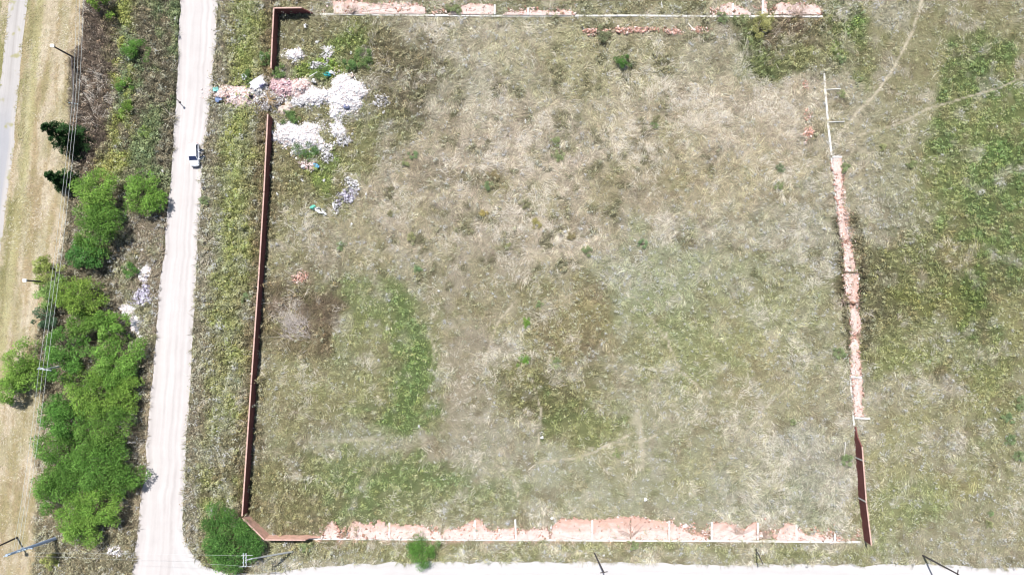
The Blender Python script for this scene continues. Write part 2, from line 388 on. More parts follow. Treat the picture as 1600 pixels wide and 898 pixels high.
# ------------------------------------------------------------------ materials
KG = 0.97   # photographed (sunlit) value -> reflectance
m_ground = mat_tint('soil and thatch', .95, [(1.2, .18, 6), (7, .22, 6)], bump=.5)
m_grass = mat_tint('dry grass', .8, None, trans=.1)
m_leafy = mat_tint('weeds', .75, None, trans=.1)
m_crown = mat_tint('foliage', .6, None, trans=.16)
m_bark = mat_plain('bark', (.12, .09, .07), .9, var=.3, scale=3)
m_road = mat_tint('pale compacted dirt', .9, [(.35, .05, 5), (9, .06, 8)], bump=.06)
m_conc = mat_plain('concrete', (.52, .5, .46), .9, var=.18, scale=2)
m_conc2 = mat_plain('pale concrete', (.6, .58, .54), .85, var=.1, scale=2)
m_rub = mat_tint('rubble', .9, [(4, .15, 5)])

def brick_mat(name, c1, c2, mort, bw=.36, bh=.2):
    m, t, b = nodes(name)
    b.inputs['Roughness'].default_value = .9
    uv = t.nodes.new('ShaderNodeUVMap')
    br = t.nodes.new('ShaderNodeTexBrick')
    br.inputs['Color1'].default_value = (*c1, 1); br.inputs['Color2'].default_value = (*c2, 1); br.inputs['Mortar'].default_value = (*mort, 1)
    br.inputs['Scale'].default_value = 1; br.inputs['Brick Width'].default_value = bw; br.inputs['Row Height'].default_value = bh
    br.inputs['Mortar Size'].default_value = .028; br.inputs['Mortar Smooth'].default_value = .3
    n = t.nodes.new('ShaderNodeTexNoise'); n.inputs['Scale'].default_value = 1.1; n.inputs['Detail'].default_value = 7
    mr = t.nodes.new('ShaderNodeMapRange'); mr.inputs[1].default_value = .3; mr.inputs[2].default_value = .7; mr.inputs[3].default_value = .82; mr.inputs[4].default_value = 1.15
    sc = t.nodes.new('ShaderNodeVectorMath'); sc.operation = 'SCALE'
    t.links.new(uv.outputs[0], br.inputs['Vector']); t.links.new(uv.outputs[0], n.inputs['Vector'])
    t.links.new(n.outputs['Fac'], mr.inputs[0]); t.links.new(br.outputs['Color'], sc.inputs[0]); t.links.new(mr.outputs[0], sc.inputs['Scale'])
    t.links.new(sc.outputs[0], b.inputs['Base Color'])
    bp = t.nodes.new('ShaderNodeBump'); bp.inputs['Strength'].default_value = .5; bp.inputs['Distance'].default_value = .02; bp.invert = True
    t.links.new(br.outputs['Fac'], bp.inputs['Height']); t.links.new(bp.outputs[0], b.inputs['Normal'])
    return m
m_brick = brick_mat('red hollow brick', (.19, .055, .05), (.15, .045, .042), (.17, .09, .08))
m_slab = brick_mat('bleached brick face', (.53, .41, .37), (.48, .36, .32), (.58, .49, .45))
m_brick_sunlit = brick_mat('sunlit salmon brick', (.60, .34, .25), (.54, .29, .21), (.56, .40, .34))  # lighter copy of the wall brick, sunlight on the corner wall put into its colour
def slab_wear(m):
    """courses far from the foundation are bare brick, the lower ones whitened by mortar wash"""
    t = m.node_tree; b = t.nodes['Principled BSDF']; src = b.inputs['Base Color'].links[0].from_socket
    uv = [n for n in t.nodes if n.type == 'UVMAP'][0]
    sp = t.nodes.new('ShaderNodeSeparateXYZ'); t.links.new(uv.outputs[0], sp.inputs[0])
    n = t.nodes.new('ShaderNodeTexNoise'); n.inputs['Scale'].default_value = .9; n.inputs['Detail'].default_value = 6
    t.links.new(uv.outputs[0], n.inputs['Vector'])
    a = t.nodes.new('ShaderNodeMath'); a.operation = 'MULTIPLY_ADD'; t.links.new(n.outputs['Fac'], a.inputs[0]); a.inputs[1].default_value = 4.5; t.links.new(sp.outputs[1], a.inputs[2])
    mr = t.nodes.new('ShaderNodeMapRange'); mr.interpolation_type = 'SMOOTHSTEP'; t.links.new(a.outputs[0], mr.inputs[0]); mr.inputs[1].default_value = 3.4; mr.inputs[2].default_value = 5.6
    mr.inputs[3].default_value = 0; mr.inputs[4].default_value = .8
    mx = t.nodes.new('ShaderNodeMix'); mx.data_type = 'RGBA'; t.links.new(mr.outputs[0], mx.inputs[0]); t.links.new(src, mx.inputs[6])
    mx.inputs[7].default_value = (.43, .26, .20, 1)
    n2 = t.nodes.new('ShaderNodeTexNoise'); n2.inputs['Scale'].default_value = 2.2; n2.inputs['Detail'].default_value = 8; n2.inputs['Roughness'].default_value = .7
    t.links.new(uv.outputs[0], n2.inputs['Vector'])
    m2 = t.nodes.new('ShaderNodeMapRange'); t.links.new(n2.outputs['Fac'], m2.inputs[0]); m2.inputs[1].default_value = .56; m2.inputs[2].default_value = .72; m2.inputs[3].default_value = 0; m2.inputs[4].default_value = .75
    mz = t.nodes.new('ShaderNodeMix'); mz.data_type = 'RGBA'; t.links.new(m2.outputs[0], mz.inputs[0]); t.links.new(mx.outputs[2], mz.inputs[6]); mz.inputs[7].default_value = (.24, .16, .11, 1)
    t.links.new(mz.outputs[2], b.inputs['Base Color'])
slab_wear(m_slab)
m_orange = mat_plain('fresh brick edge', (.55, .24, .15), .9, var=.25, scale=3)

# ------------------------------------------------------------------ ground sheet
def axis(a, b, st, far):
    mid = np.arange(a, b + st / 2, st)
    ext = np.array(far)
    return np.concatenate([a - ext[::-1], mid, b + ext])
far = [2, 6, 14, 30, 70, 160, 400, 900, 2000, 4000]
gx = axis(-98, 98, .36, far); gy = axis(-60, 60, .36, far)
X, Y = np.meshgrid(gx, gy, indexing='xy')
pxg = X / M + 800; pyg = 449 - Y / M
pc = np.clip(pxg, -200, 1800); qc = np.clip(pyg, -200, 1100)
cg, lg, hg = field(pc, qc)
fm = fbm(X, Y, 90, 5, 4)
out = np.maximum(np.abs(X) - 110, np.abs(Y) - 70)
mo = sstep(0, 40, out)[..., None]
cg = cg * (1 - mo) + (lin((146, 142, 100)) * (.7 + .6 * fm[..., None])) * mo
Z = np.zeros_like(X)
nxn, nyn = len(gx), len(gy)
V = np.stack([X, Y, Z], -1).reshape(-1, 3)
i = np.arange(nyn - 1)[:, None] * nxn + np.arange(nxn - 1)[None]
F = np.stack([i, i + 1, i + 1 + nxn, i + nxn], -1).reshape(-1, 4)
gr = link('ground', np_mesh('ground', V, F, (cg * KG * (.70 - .28 * lg[..., None] * (1 - mo))).reshape(-1, 3)), m_ground)  # tint darkened, most under leafy growth: shade between the weeds painted into the soil
tag(gr, kind='structure')

# ------------------------------------------------------------------ roads
def strip_road(name, L, R, z, base, tracks, trackcol, alt=None, sgn=1):
    def dense(pts):
        xs, ys, s = [], [], 0
        P_ = np.array(pts, float); d = np.hypot(*np.diff(P_, axis=0).T)
        return P_, np.concatenate([[0], np.cumsum(d)])
    A, sa = dense(L); B, sb = dense(R)
    n = int(max(sa[-1], sb[-1]) / 5)
    ts = np.linspace(0, len(L) - 1, n)
    idx = np.arange(len(L))
    ax = np.interp(ts, idx, A[:, 0]); ay = np.interp(ts, idx, A[:, 1]); bx = np.interp(ts, idx, B[:, 0]); by = np.interp(ts, idx, B[:, 1])
    j1 = (fbm(ax, ay, 26, 3, 4) - .5) * .14; j2 = (fbm(bx, by, 26, 7, 4) - .5) * .14
    K = 40
    u = np.linspace(0, 1, K)[None]
    uu = j1[:, None] * (1 - u) + u * (1 + j2[:, None])
    x = ax[:, None] * (1 - uu) + bx[:, None] * uu; y = ay[:, None] * (1 - uu) + by[:, None] * uu
    c = np.empty(x.shape + (3,)); c[:] = lin(base)
    along = ts[:, None] * 60 + 0 * u
    for tu, tw, st in tracks:
        m = np.exp(-((u - tu - .03 * (fbm(along, u, 60, 4, 2) - .5)) / tw) ** 2) * st * (.4 + 1.2 * fbm(along, 0 * along + tu * 300, 30, 12, 3))
        c += (lin(trackcol) - c) * np.clip(m, 0, 1)[..., None]
    st_ = fbm(u * 500 + 0 * along, along * .35, 22, 15, 4)
    c *= (1 + (st_ - .5) * .22)[..., None]
    if alt is not None: c = alt(c, x, y, u)
    V = np.stack([(x - 800) * M, (449 - y) * M, np.full(x.shape, z)], -1).reshape(-1, 3)
    i = np.arange(n - 1)[:, None] * K + np.arange(K - 1)[None]
    F = np.stack([i, i + K, i + 1 + K, i + 1], -1).reshape(-1, 4)
    if sgn < 0: F = F[:, ::-1]
    o = link(name, np_mesh(name, V, F, (c * .455).reshape(-1, 3)), m_road)
    tag(o, kind='structure'); return o
strip_road('dirt_road', ROAD_L, ROAD_R, .006, (250, 242, 238), [(.58, .03, .32), (.74, .04, .38), (.36, .04, .15), (.93, .05, .25), (.08, .06, .3)], (214, 205, 200))
strip_road('dirt_lane', LANE_T, LANE_B, .012, (250, 245, 242), [(.35, .08, .2), (.6, .08, .2)], (224, 214, 208))
def side_alt(c, x, y, u):
    m = sstep(120, 220, y) * sstep(.85, .6, np.abs(u - .4) * 2)
    c += (lin((205, 205, 210)) - c) * (m * .8)[..., None]
    e = sstep(.62, .8, fbm(x, y, 14, 44, 3)) * .8
    c += (lin((196, 190, 130)) - c) * e[..., None]
    return c
strip_road('side_road', SIDE_L, SIDE_R, .006, (230, 224, 219), [(.5, .07, .4), (.3, .08, .2)], (200, 192, 186), side_alt)

# ------------------------------------------------------------------ fallen walls, layout needed for keeping grass off them
def jag(pts, amp=1.2, seed=0):
    r = random.Random(seed); o = []
    for (x, y) in pts: o.append((x + r.uniform(-amp, amp) * .4, y + r.uniform(-amp, amp)))
    return o
# each: (name of place, outline in pixels along foundation then torn edge, posts [(x0,y0,x1,y1)])
FALL = []
def fall_h(base_y, top, label, posts=(), group='bottom'):
    """top: list (x,y) of the torn edge, left to right; foundation side along base_y"""
    poly = [(top[0][0], base_y)] + top + [(top[-1][0], base_y)]
    FALL.append((poly, posts, label, group))
GB = 'brick panels fallen inward along the lower boundary'
GT = 'brick panels fallen outward along the upper boundary'
GR = 'brick panels fallen outward along the right boundary'
fall_h(839, [(507, 836), (509, 822), (513, 818), (516, 814), (521, 813), (525, 819), (528, 832)], 'small torn brick panel lying left of the roadside shrub, leftmost on the lower boundary', (), GB)
fall_h(840, [(546, 838), (548, 818), (555, 812), (562, 816), (570, 820), (580, 816), (586, 821), (592, 812), (600, 814), (607, 822)], 'fallen pink brick panel between the small torn panel and the first upright pale post', (), GB)
fall_h(840, [(609, 817), (622, 819), (631, 822), (638, 818), (644, 821), (655, 819), (668, 823), (675, 832), (683, 828), (690, 836)], 'fallen pink brick panel just above the round green roadside shrub', ((609, 815, 609, 839),), GB)
fall_h(841, [(692, 836), (697, 826), (707, 827), (718, 825), (725, 820), (733, 815), (741, 811)], 'fallen brick panel sloping up to a white post, right of the roadside shrub', (), GB)
fall_h(841, [(743, 810), (750, 811), (756, 818), (762, 828), (772, 831), (780, 828), (790, 826), (803, 824)], 'fallen brick panel with a green weed patch over its torn edge', ((742, 811, 742, 840), (805, 810, 806, 840)), GB)
fall_h(842, [(808, 834), (815, 827), (824, 829), (833, 825), (845, 826), (853, 824), (858, 830)], 'low broken brick panel covered with small debris, left of the two whole panels', (), GB)
fall_h(842, [(861, 838), (863, 822), (870, 814), (879, 810), (895, 810), (910, 811), (923, 812)], 'large whole fallen brick panel with visible courses, left of the middle white post', (), GB)
fall_h(842, [(926, 812), (940, 811), (955, 809), (968, 808), (975, 806), (984, 807)], 'large fallen brick panel with visible courses, right of the middle white post', ((925, 811, 925, 841),), GB)
fall_h(842, [(986, 806), (992, 807), (1005, 809), (1020, 811), (1034, 813), (1043, 813)], 'fallen brick panel with dry branches lying across its left end', ((1045, 812, 1045, 841),), GB)
fall_h(842, [(1047, 813), (1054, 820), (1062, 825), (1070, 829), (1082, 834), (1092, 837), (1106, 839)], 'fallen brick panel tapering to a thin point on the right', (), GB)
fall_h(842, [(1113, 815), (1122, 816), (1134, 816), (1145, 819), (1152, 823), (1160, 828), (1168, 822), (1175, 816), (1181, 815)], 'fallen brick panel between two posts with a dip of dry weeds in its edge', ((1111, 814, 1111, 841), (1183, 815, 1183, 842)), GB)
fall_h(843, [(1212, 838), (1218, 826), (1225, 819), (1233, 817), (1242, 818), (1246, 826), (1255, 832), (1262, 836), (1275, 836), (1290, 837), (1301, 838)], 'fallen brick panel right of the dark weed clump, nearly at the right corner', ((1243, 818, 1243, 842), (1303, 832, 1303, 844)), GB)
fall_h(23, [(522, 20), (521, 3), (535, 4), (548, 3), (562, 4), (575, 6), (590, 7), (605, 5), (622, 7), (636, 6), (650, 8), (664, 12)], 'longest fallen brick panel along the upper boundary, right of the standing corner wall', (), GT)
fall_h(24, [(700, 22), (714, 18), (722, 10), (734, 7), (748, 8), (760, 9), (771, 10)], 'fallen brick panel with a white post at its right end, beside a bright green bush', ((773, 9, 773, 24),), GT)
fall_h(25, [(786, 23), (792, 20), (806, 20), (823, 20)], 'thin low piece of fallen brickwork right of the post, upper boundary', ((825, 14, 825, 25),), GT)
fall_h(25, [(827, 19), (840, 18), (856, 19), (868, 20), (880, 18), (893, 20)], 'shallow fallen brick panel, last of the left run on the upper boundary', (), GT)
fall_h(25, [(1122, 22), (1127, 11), (1133, 7), (1139, 5), (1146, 8), (1155, 13), (1162, 16), (1172, 22)], 'humped fallen brick panel with a post through its middle, top right', ((1144, 7, 1144, 25),), GT)
fall_h(24, [(1189, 22), (1191, 4), (1193, 2), (1196, 9), (1199, 20)], 'narrow spike of fallen brickwork beside a white post, top right', ((1191, 2, 1190, 24),), GT)
fall_h(24, [(1209, 20), (1212, 10), (1218, 5), (1228, 6), (1238, 9), (1250, 6), (1258, 10), (1266, 8), (1277, 10), (1281, 14)], 'rightmost fallen brick panel on the upper boundary, above the brown thicket', (), GT)
FALL.append(([(1300, 246), (1314, 246), (1315, 262), (1314, 280), (1315, 300), (1313, 312), (1306, 312), (1304, 282), (1300, 262)], ((1299, 246, 1314, 246),), 'topmost fallen panel on the right boundary, square end with a white post', GR))
FALL.append(([(1306, 314), (1314, 314), (1317, 330), (1319, 348), (1322, 365), (1325, 372), (1318, 376), (1312, 370), (1309, 340)], (), 'narrow fallen panel with dark weeds along it, second from top on right boundary', GR))
FALL.append(([(1316, 380), (1325, 380), (1330, 395), (1334, 410), (1333, 424), (1319, 424), (1318, 400)], (), 'torn fallen panel just above the dark fallen pole on the right boundary', GR))
FALL.append(([(1318, 427), (1339, 428), (1340, 445), (1339, 462), (1341, 475), (1330, 474), (1326, 466), (1320, 462)], (), 'widest fallen panel on the right boundary, with an orange patch', GR))
FALL.append(([(1327, 480), (1335, 479), (1341, 492), (1343, 505), (1342, 516), (1337, 522), (1330, 522), (1328, 500)], (), 'weedy fallen panel below the widest one on the right boundary', GR))
FALL.append(([(1328, 530), (1336, 528), (1341, 540), (1340, 556), (1343, 570), (1344, 586), (1329, 586), (1328, 560)], ((1328, 588, 1345, 589),), 'fallen panel ending at a white crosswise post, right boundary', GR))
FALL.append(([(1331, 591), (1345, 591), (1346, 610), (1345, 630), (1347, 650), (1335, 650), (1333, 620)], ((1334, 652, 1357, 653),), 'lowest fallen panel on the right boundary, ending at a white crosswise post', GR))

HEAPS = [ # cx, cy, rx, ry, h, palette, n, label
 (372, 149, 38, 15, .8, 'pink', 1300, 'long pinkish rubble heap reaching the dirt road edge'),
 (404, 138, 19, 17, 1.1, 'grey', 350, 'grey white rubble heap with a flat pale board on top, beside the wall gap'),
 (421, 158, 26, 18, 1.0, 'speck', 1000, 'dark speckled rubble heap with brown branches right in the wall gap'),
 (442, 137, 20, 18, 1.2, 'pink2', 800, 'rosy broken brick heap just right of the wall gap'),
 (468, 138, 17, 16, 1.1, 'pink', 550, 'round light pink rubble heap next to the rosy one'),
 (446, 170, 14, 10, .9, 'sand', 60, 'smooth beige sand heap at the top end of the long wall'),
 (470, 158, 17, 11, .6, 'grey', 420, 'low grey debris heap between the sand heap and the bright white one'),
 (500, 151, 26, 15, .9, 'white', 800, 'pale grey rubble heap adjoining the large white heap'),
 (541, 150, 34, 29, 1.3, 'white', 1900, 'largest bright white rubble heap'),
 (467, 214, 35, 27, 1.3, 'white', 1700, 'oval white rubble heap close to the long brick wall'),
 (529, 203, 13, 13, .7, 'white', 280, 'small white rubble heap below the largest white one'),
 (537, 220, 14, 8, .5, 'grey', 200, 'flat grey white debris patch under the small white heap'),
 (507, 232, 10, 8, .5, 'white', 130, 'little white debris pile right of the oval heap'),
 (512, 245, 9, 9, .5, 'grey', 120, 'little grey debris pile above the yellow brown weeds'),
 (482, 258, 13, 8, .6, 'pink', 200, 'small pink rubble heap with a blue bag at its side'),
 (550, 290, 11, 12, .6, 'grey', 180, 'grey white debris heap on the right above the purple grey one'),
 (541, 307, 14, 13, .6, 'mauve', 260, 'purple grey debris heap at the lower right of the dump'),
 (525, 325, 6, 9, .4, 'grey', 60, 'narrow grey debris patch beside the white bags'),
 (461, 87, 13, 12, .9, 'white', 260, 'white rubble heap inside the standing corner wall'),
 (512, 84, 8, 13, .6, 'white', 150, 'slim white rubble heap among green weeds near the upper boundary'),
 (497, 103, 12, 6, .5, 'grey', 120, 'low grey white debris patch above the green weeds with turquoise tarp'),
 (597, 158, 13, 8, .4, 'grey', 110, 'sparse grey debris patch right of the largest white heap'),
 (470, 433, 13, 9, .5, 'orange', 130, 'lone orange pink brick pile by the dark dead weeds'),
 (226, 428, 9, 14, .4, 'white', 260, 'top part of the white rubbish trail west of the dirt road'),
 (224, 462, 13, 15, .4, 'mauve', 480, 'middle part of the rubbish trail west of the dirt road'),
 (200, 484, 14, 9, .4, 'white', 260, 'white rubbish patch touching the tree crowns west of the dirt road'),
 (212, 505, 8, 17, .4, 'white', 380, 'lowest part of the white rubbish trail west of the dirt road'),
 (183, 860, 15, 8, .35, 'white', 110, 'white rubbish heap in the bottom left weeds beside the road'),
 (1262, 208, 8, 9, .3, 'orange', 130, 'largest orange brick pile near the right boundary line'),
 (1261, 180, 5, 9, .2, 'orange', 40, 'thin orange brick scatter above the largest orange pile'),
 (1257, 132, 5, 7, .2, 'orange', 30, 'faint orange brick scatter, topmost beside the right boundary line'),
 (930, 50, 22, 4, .25, 'orange', 150, 'orange brick strip left of the dark shrub near the upper boundary'),
 (990, 48, 32, 5, .25, 'orange', 260, 'orange brick strip right of the dark shrub near the upper boundary'),
 (1052, 50, 13, 5, .25, 'orange', 100, 'short orange brick strip in the upper middle right'),
 (1092, 48, 14, 5, .25, 'orange', 110, 'rightmost short orange brick strip below the upper boundary'),
]

STONE_COL = {
 'white': [((252, 249, 249), 9), ((240, 226, 223), 3), ((222, 204, 196), .8), ((205, 200, 205), 1), ((150, 145, 155), .4)],
 'grey': [((225, 222, 222), 5), ((195, 190, 190), 3), ((150, 145, 145), 1.5), ((80, 78, 84), .6), ((245, 243, 243), 2)],
 'speck': [((205, 200, 200), 5), ((170, 160, 156), 3), ((90, 84, 82), 3), ((230, 228, 228), 3), ((120, 100, 70), 2)],
 'mauve': [((205, 198, 214), 5), ((160, 152, 170), 2.5), ((235, 232, 240), 4), ((90, 88, 100), 1)],
 'pink': [((240, 216, 210), 5), ((228, 198, 190), 4), ((244, 236, 234), 5), ((196, 160, 152), 1)],
 'pink2': [((225, 190, 190), 5), ((200, 165, 170), 4), ((240, 222, 224), 3), ((140, 115, 130), 1.5)],
 'sand': [((212, 196, 184), 5), ((202, 184, 172), 4)],
 'orange': [((228, 180, 162), 5), ((214, 160, 140), 4), ((236, 210, 200), 4), ((160, 118, 100), 1)],
}
MOUND_COL = {'white': (222, 212, 208), 'grey': (190, 184, 180), 'speck': (160, 148, 138), 'mauve': (170, 162, 168), 'pink': (226, 206, 198),
             'pink2': (214, 182, 180), 'sand': (208, 192, 180), 'orange': (190, 150, 120)}

def blocked(px, py):
    return _blocked(px, py) & ~((fbm(px, py, 5, 78, 2) > .6) & ~np.logical_or.reduce([inpoly(px, py, p) for p in roads_poly]))
def _blocked(px, py):
    """where no tall growth stands: roads, slabs, heaps, wall feet"""
    b = np.zeros(px.shape, bool)
    qx = px + 5 * (fbm(px, py, 9, 71, 2) - .5); qy = py + 5 * (fbm(px, py, 9, 72, 2) - .5)
    ex = 7 * (fbm(px, py, 4, 74, 2) - .5)
    for p in roads_poly: b |= inpoly(qx + ex, qy + ex, p)
    edge = fbm(px, py, 7, 77, 2)
    for poly, _, _, _ in FALL:
        b |= inpoly(px, py, poly) & (edge < .66)
    for cx, cy, rx, ry, *_ in HEAPS:
        b |= (np.hypot((px - cx) / rx, (py - cy) / ry) + (edge - .5) * .5) < .9
    for pts, wd in TRAILS:
        if wd > 2: continue
        b |= (seg_d(px + 4 * (edge - .5), py, pts) < wd * 1.0) & (fbm(px, py, 11, 79, 2) > .38)
    for pts in ([(1288, 115), (1299, 245), (1311, 330)], [(480, 842), (1345, 845)], [(500, 23), (890, 25), (1285, 26)]):
        b |= seg_d(px, py, pts) < 2.0 + 2.5 * (edge - .5)
    return b

# ------------------------------------------------------------------ grass wisps
def roots(n_tuft, k, jit, sel, box, r):
    """tuft centres with the growth of their place, repeated k times and jittered"""
    px = r.uniform(box[0], box[2], n_tuft); py = r.uniform(box[1], box[3], n_tuft)
    c, leaf, h = field(px, py)
    keep = sel(px, py, c, leaf, h, r)
    px, py, c, h, leaf = px[keep], py[keep], c[keep], h[keep], leaf[keep]
    n = len(px)
    idx = np.repeat(np.arange(n), k)
    jr = jit * (.6 + .8 * r.random(n))[idx]
    qx = px[idx] + r.normal(0, 1, n * k) * jr; qy = py[idx] + r.normal(0, 1, n * k) * jr
    ok = ~blocked(qx, qy)
    return px, py, c, leaf, h, idx[ok], qx[ok], qy[ok]

def wisps(n_tuft, k, sel, segs=3, len_rng=(.5, 1.5), wid=(.035, .085), spread=.28, scale_flow=26, kcol=1.0, vcol=.24, vtuft=.22, zf=1.0, seed=1, box=(-40, -40, 1640, 930), jit=3.2, palef=.3, lift=1.0):
    r = np.random.default_rng(seed)
    tx, ty, c0, leaf0, h0, idx, px, py = roots(n_tuft, k, jit, sel, box, r)
    n = len(px); nt_ = len(tx)
    th0 = (fbm(tx, ty, scale_flow, 100 + seed, 3) - .5) * 15 + fbm(tx, ty, 160, 110, 2) * 6 + r.normal(0, .3, nt_)
    fan = np.where(r.random(nt_) < .14, 1.3, spread)
    br0 = np.exp(r.normal(0, vtuft, nt_))
    pmask = sstep(.5, .64, fbm(tx, ty, 46, 160, 4))
    pale0 = r.random(nt_) < palef * (1 - leaf0) * (.05 + 2.6 * pmask)
    h = h0[idx]; c = c0[idx]
    th = th0[idx] + r.normal(0, 1, n) * fan[idx]
    L = r.uniform(*len_rng, n) * (.55 + .9 * h); W = r.uniform(*wid, n)
    curv = r.normal(0, .6, n)
    x = (px - 800) * M; y = (449 - py) * M
    zz = np.clip(h * r.uniform(.25, 1.15, n) * zf, .03, 1.3) * lift
    prof = [.15, .75, 1.0, .7]; wprof = [1, .9, .65, .1]
    cx, cy = x.copy(), y.copy(); Vs = []
    tilt = r.uniform(-.6, .6, n)
    for q in range(segs + 1):
        a = th + curv * q / segs
        z = zz * prof[q]; sx, sy = -np.sin(a), np.cos(a); hw = W * wprof[q] * .5
        Vs.append(np.stack([cx + sx * hw, cy + sy * hw, np.maximum(z + tilt * hw, .014)], -1))
        Vs.append(np.stack([cx - sx * hw, cy - sy * hw, np.maximum(z - tilt * hw, .014)], -1))
        cx = cx + np.cos(a) * L / segs; cy = cy + np.sin(a) * L / segs
    V = np.stack(Vs, 1)
    base = np.arange(n) * 2 * (segs + 1)
    F = np.stack([np.stack([base + 2 * q, base + 2 * q + 1, base + 2 * q + 3, base + 2 * q + 2], -1) for q in range(segs)], 1).reshape(-1, 4)
    sv = np.clip(h * 3, .35, 1)
    br = np.exp(r.normal(0, vcol, n) * sv + np.log(br0[idx]) * sv)[:, None]
    cc = c * br * (1 + r.normal(0, .03, (n, 3)))
    pale = (pale0[idx] & (r.random(n) < .75 * sv))[:, None]
    cc = np.where(pale, cc * .4 + lin((224, 216, 202)) * .6 * np.exp(r.normal(0, .15, n))[:, None], cc)
    cc = np.clip(cc * KG * kcol, 0.004, .8)
    return V.reshape(-1, 3), F, np.repeat(cc, segs, axis=0)

def leaves(n_tuft, k, sel, size=(.13, .3), kcol=1.75, vcol=.15, vtuft=.27, seed=2, box=(-40, -40, 1640, 930), asp=.5, jit=2.1):
    r = np.random.default_rng(seed)
    tx, ty, c0, leaf0, h0, idx, px, py = roots(n_tuft, k, jit, sel, box, r)
    n = len(px); nt_ = len(tx)
    th_ = h0 * np.exp(r.normal(.2, .5, nt_))
    d = np.hypot(px - tx[idx], py - ty[idx]) / (jit * 2.2)
    z = th_[idx] * np.clip(1.05 - d ** 2, .05, 1) * r.uniform(.35, 1.1, n) + .03
    s = r.uniform(*size, n) * (.75 + .6 * np.clip(h0[idx], 0, .8))
    ctr = np.stack([(px - 800) * M, (449 - py) * M, z], -1)
    nrm = r.normal(0, .36, (n, 3)); nrm[:, 2] = 1
    nrm[:, 0] += (px - tx[idx]) / jit * .5; nrm[:, 1] -= (py - ty[idx]) / jit * .5
    nrm /= np.linalg.norm(nrm, axis=1)[:, None]
    t = r.normal(0, 1, (n, 3)); t -= nrm * (t * nrm).sum(1)[:, None]; t /= np.linalg.norm(t, axis=1)[:, None]
    bb = np.cross(nrm, t)
    a = t * s[:, None] * .5; b = bb * s[:, None] * .5 * asp
    V = np.stack([ctr - a, ctr - b + a * .1, ctr + a, ctr + b + a * .1], 1)
    V[..., 2] = np.maximum(V[..., 2], .014)
    F = np.arange(n * 4).reshape(n, 4)
    br0 = np.exp(r.normal(0, vtuft, nt_)); hue0 = 1 + r.normal(0, 1, (nt_, 1)) * np.array([.07, .01, -.04])
    cc = (c0 * np.clip(hue0, .5, 1.6))[idx] * (br0[idx] * np.exp(r.normal(0, vcol, n)))[:, None]
    cc = np.clip(cc * KG * kcol, .004, .42)
    return V.reshape(-1, 3), F, cc

def inlot(px, py): return (px > np.interp(py, [12, 180, 808], [436, 427, 390])) & (py > 24) & (py < 842) & (px < np.interp(py, [0, 245, 660, 850], [1285, 1300, 1335, 1348]))
def inmown(px, py):
    return px < np.interp(py, [-900, 0, 60, 100, 180, 270, 400, 520, 640, 700, 800, 900], [190, 134, 132, 115, 115, 112, 100, 60, 68, 60, 60, 55]) - 3
def add_stuff(name, data, mat, label, cat):
    o = link(name, np_mesh(name, *data), mat)
    return tag(o, label, cat, kind='stuff')

add_stuff('dry_grass', wisps(70000, 15, lambda x, y, c, l, h, r: inlot(x, y) & (r.random(len(x)) > l * 1.0) & (r.random(len(x)) < .06 + h * 2.3), seed=1, len_rng=(.45, 1.35), wid=(.03, .07)),
          m_grass, 'flattened dry straw coloured grass covering the walled lot', 'grass')
add_stuff('low_weeds', leaves(60000, 13, lambda x, y, c, l, h, r: inlot(x, y) & (r.random(len(x)) < l * 1.0 + .06), seed=2),
          m_leafy, 'green and olive weeds growing in patches inside the walled lot', 'weeds')
R_ = lambda x, y: ~inlot(x, y) & (x > 480)
add_stuff('meadow_grass', wisps(50000, 15, lambda x, y, c, l, h, r: R_(x, y) & (r.random(len(x)) > l * .98) & (r.random(len(x)) < .1 + h * 2.1), len_rng=(.4, 1.3), seed=3, wid=(.03, .07)),
          m_grass, 'loose pale grass outside the lot on its right and along the lower lane', 'grass')
add_stuff('meadow_weeds', leaves(62000, 13, lambda x, y, c, l, h, r: R_(x, y) & (r.random(len(x)) < l * 1.05 + .06), seed=4),
          m_leafy, 'lush green weeds outside the lot on its right side', 'weeds')
W_ = lambda x, y: ~inlot(x, y) & (x <= 480) & ~inmown(x, y)
add_stuff('roadside_grass', wisps(14000, 12, lambda x, y, c, l, h, r: W_(x, y) & (r.random(len(x)) > l * .75), len_rng=(.4, 1.2), seed=5, box=(-40, -40, 490, 930), palef=.2),
          m_grass, 'tall tangled dry grass on both sides of the dirt road', 'grass')
add_stuff('roadside_weeds', leaves(30000, 17, lambda x, y, c, l, h, r: W_(x, y) & (r.random(len(x)) < l * .95 + .12), seed=6, box=(-40, -40, 490, 930), jit=2.8, vtuft=.36),
          m_leafy, 'coarse green and brown weeds on both sides of the dirt road', 'weeds')
add_stuff('mown_straw', wisps(14000, 8, lambda x, y, c, l, h, r: inmown(x, y) & (r.random(len(x)) < .8), len_rng=(.3, .8), wid=(.03, .07), seed=7, box=(-40, -40, 200, 930), vcol=.15, vtuft=.14, scale_flow=80),
          m_grass, 'short mown straw on the strip beside the side road', 'grass')

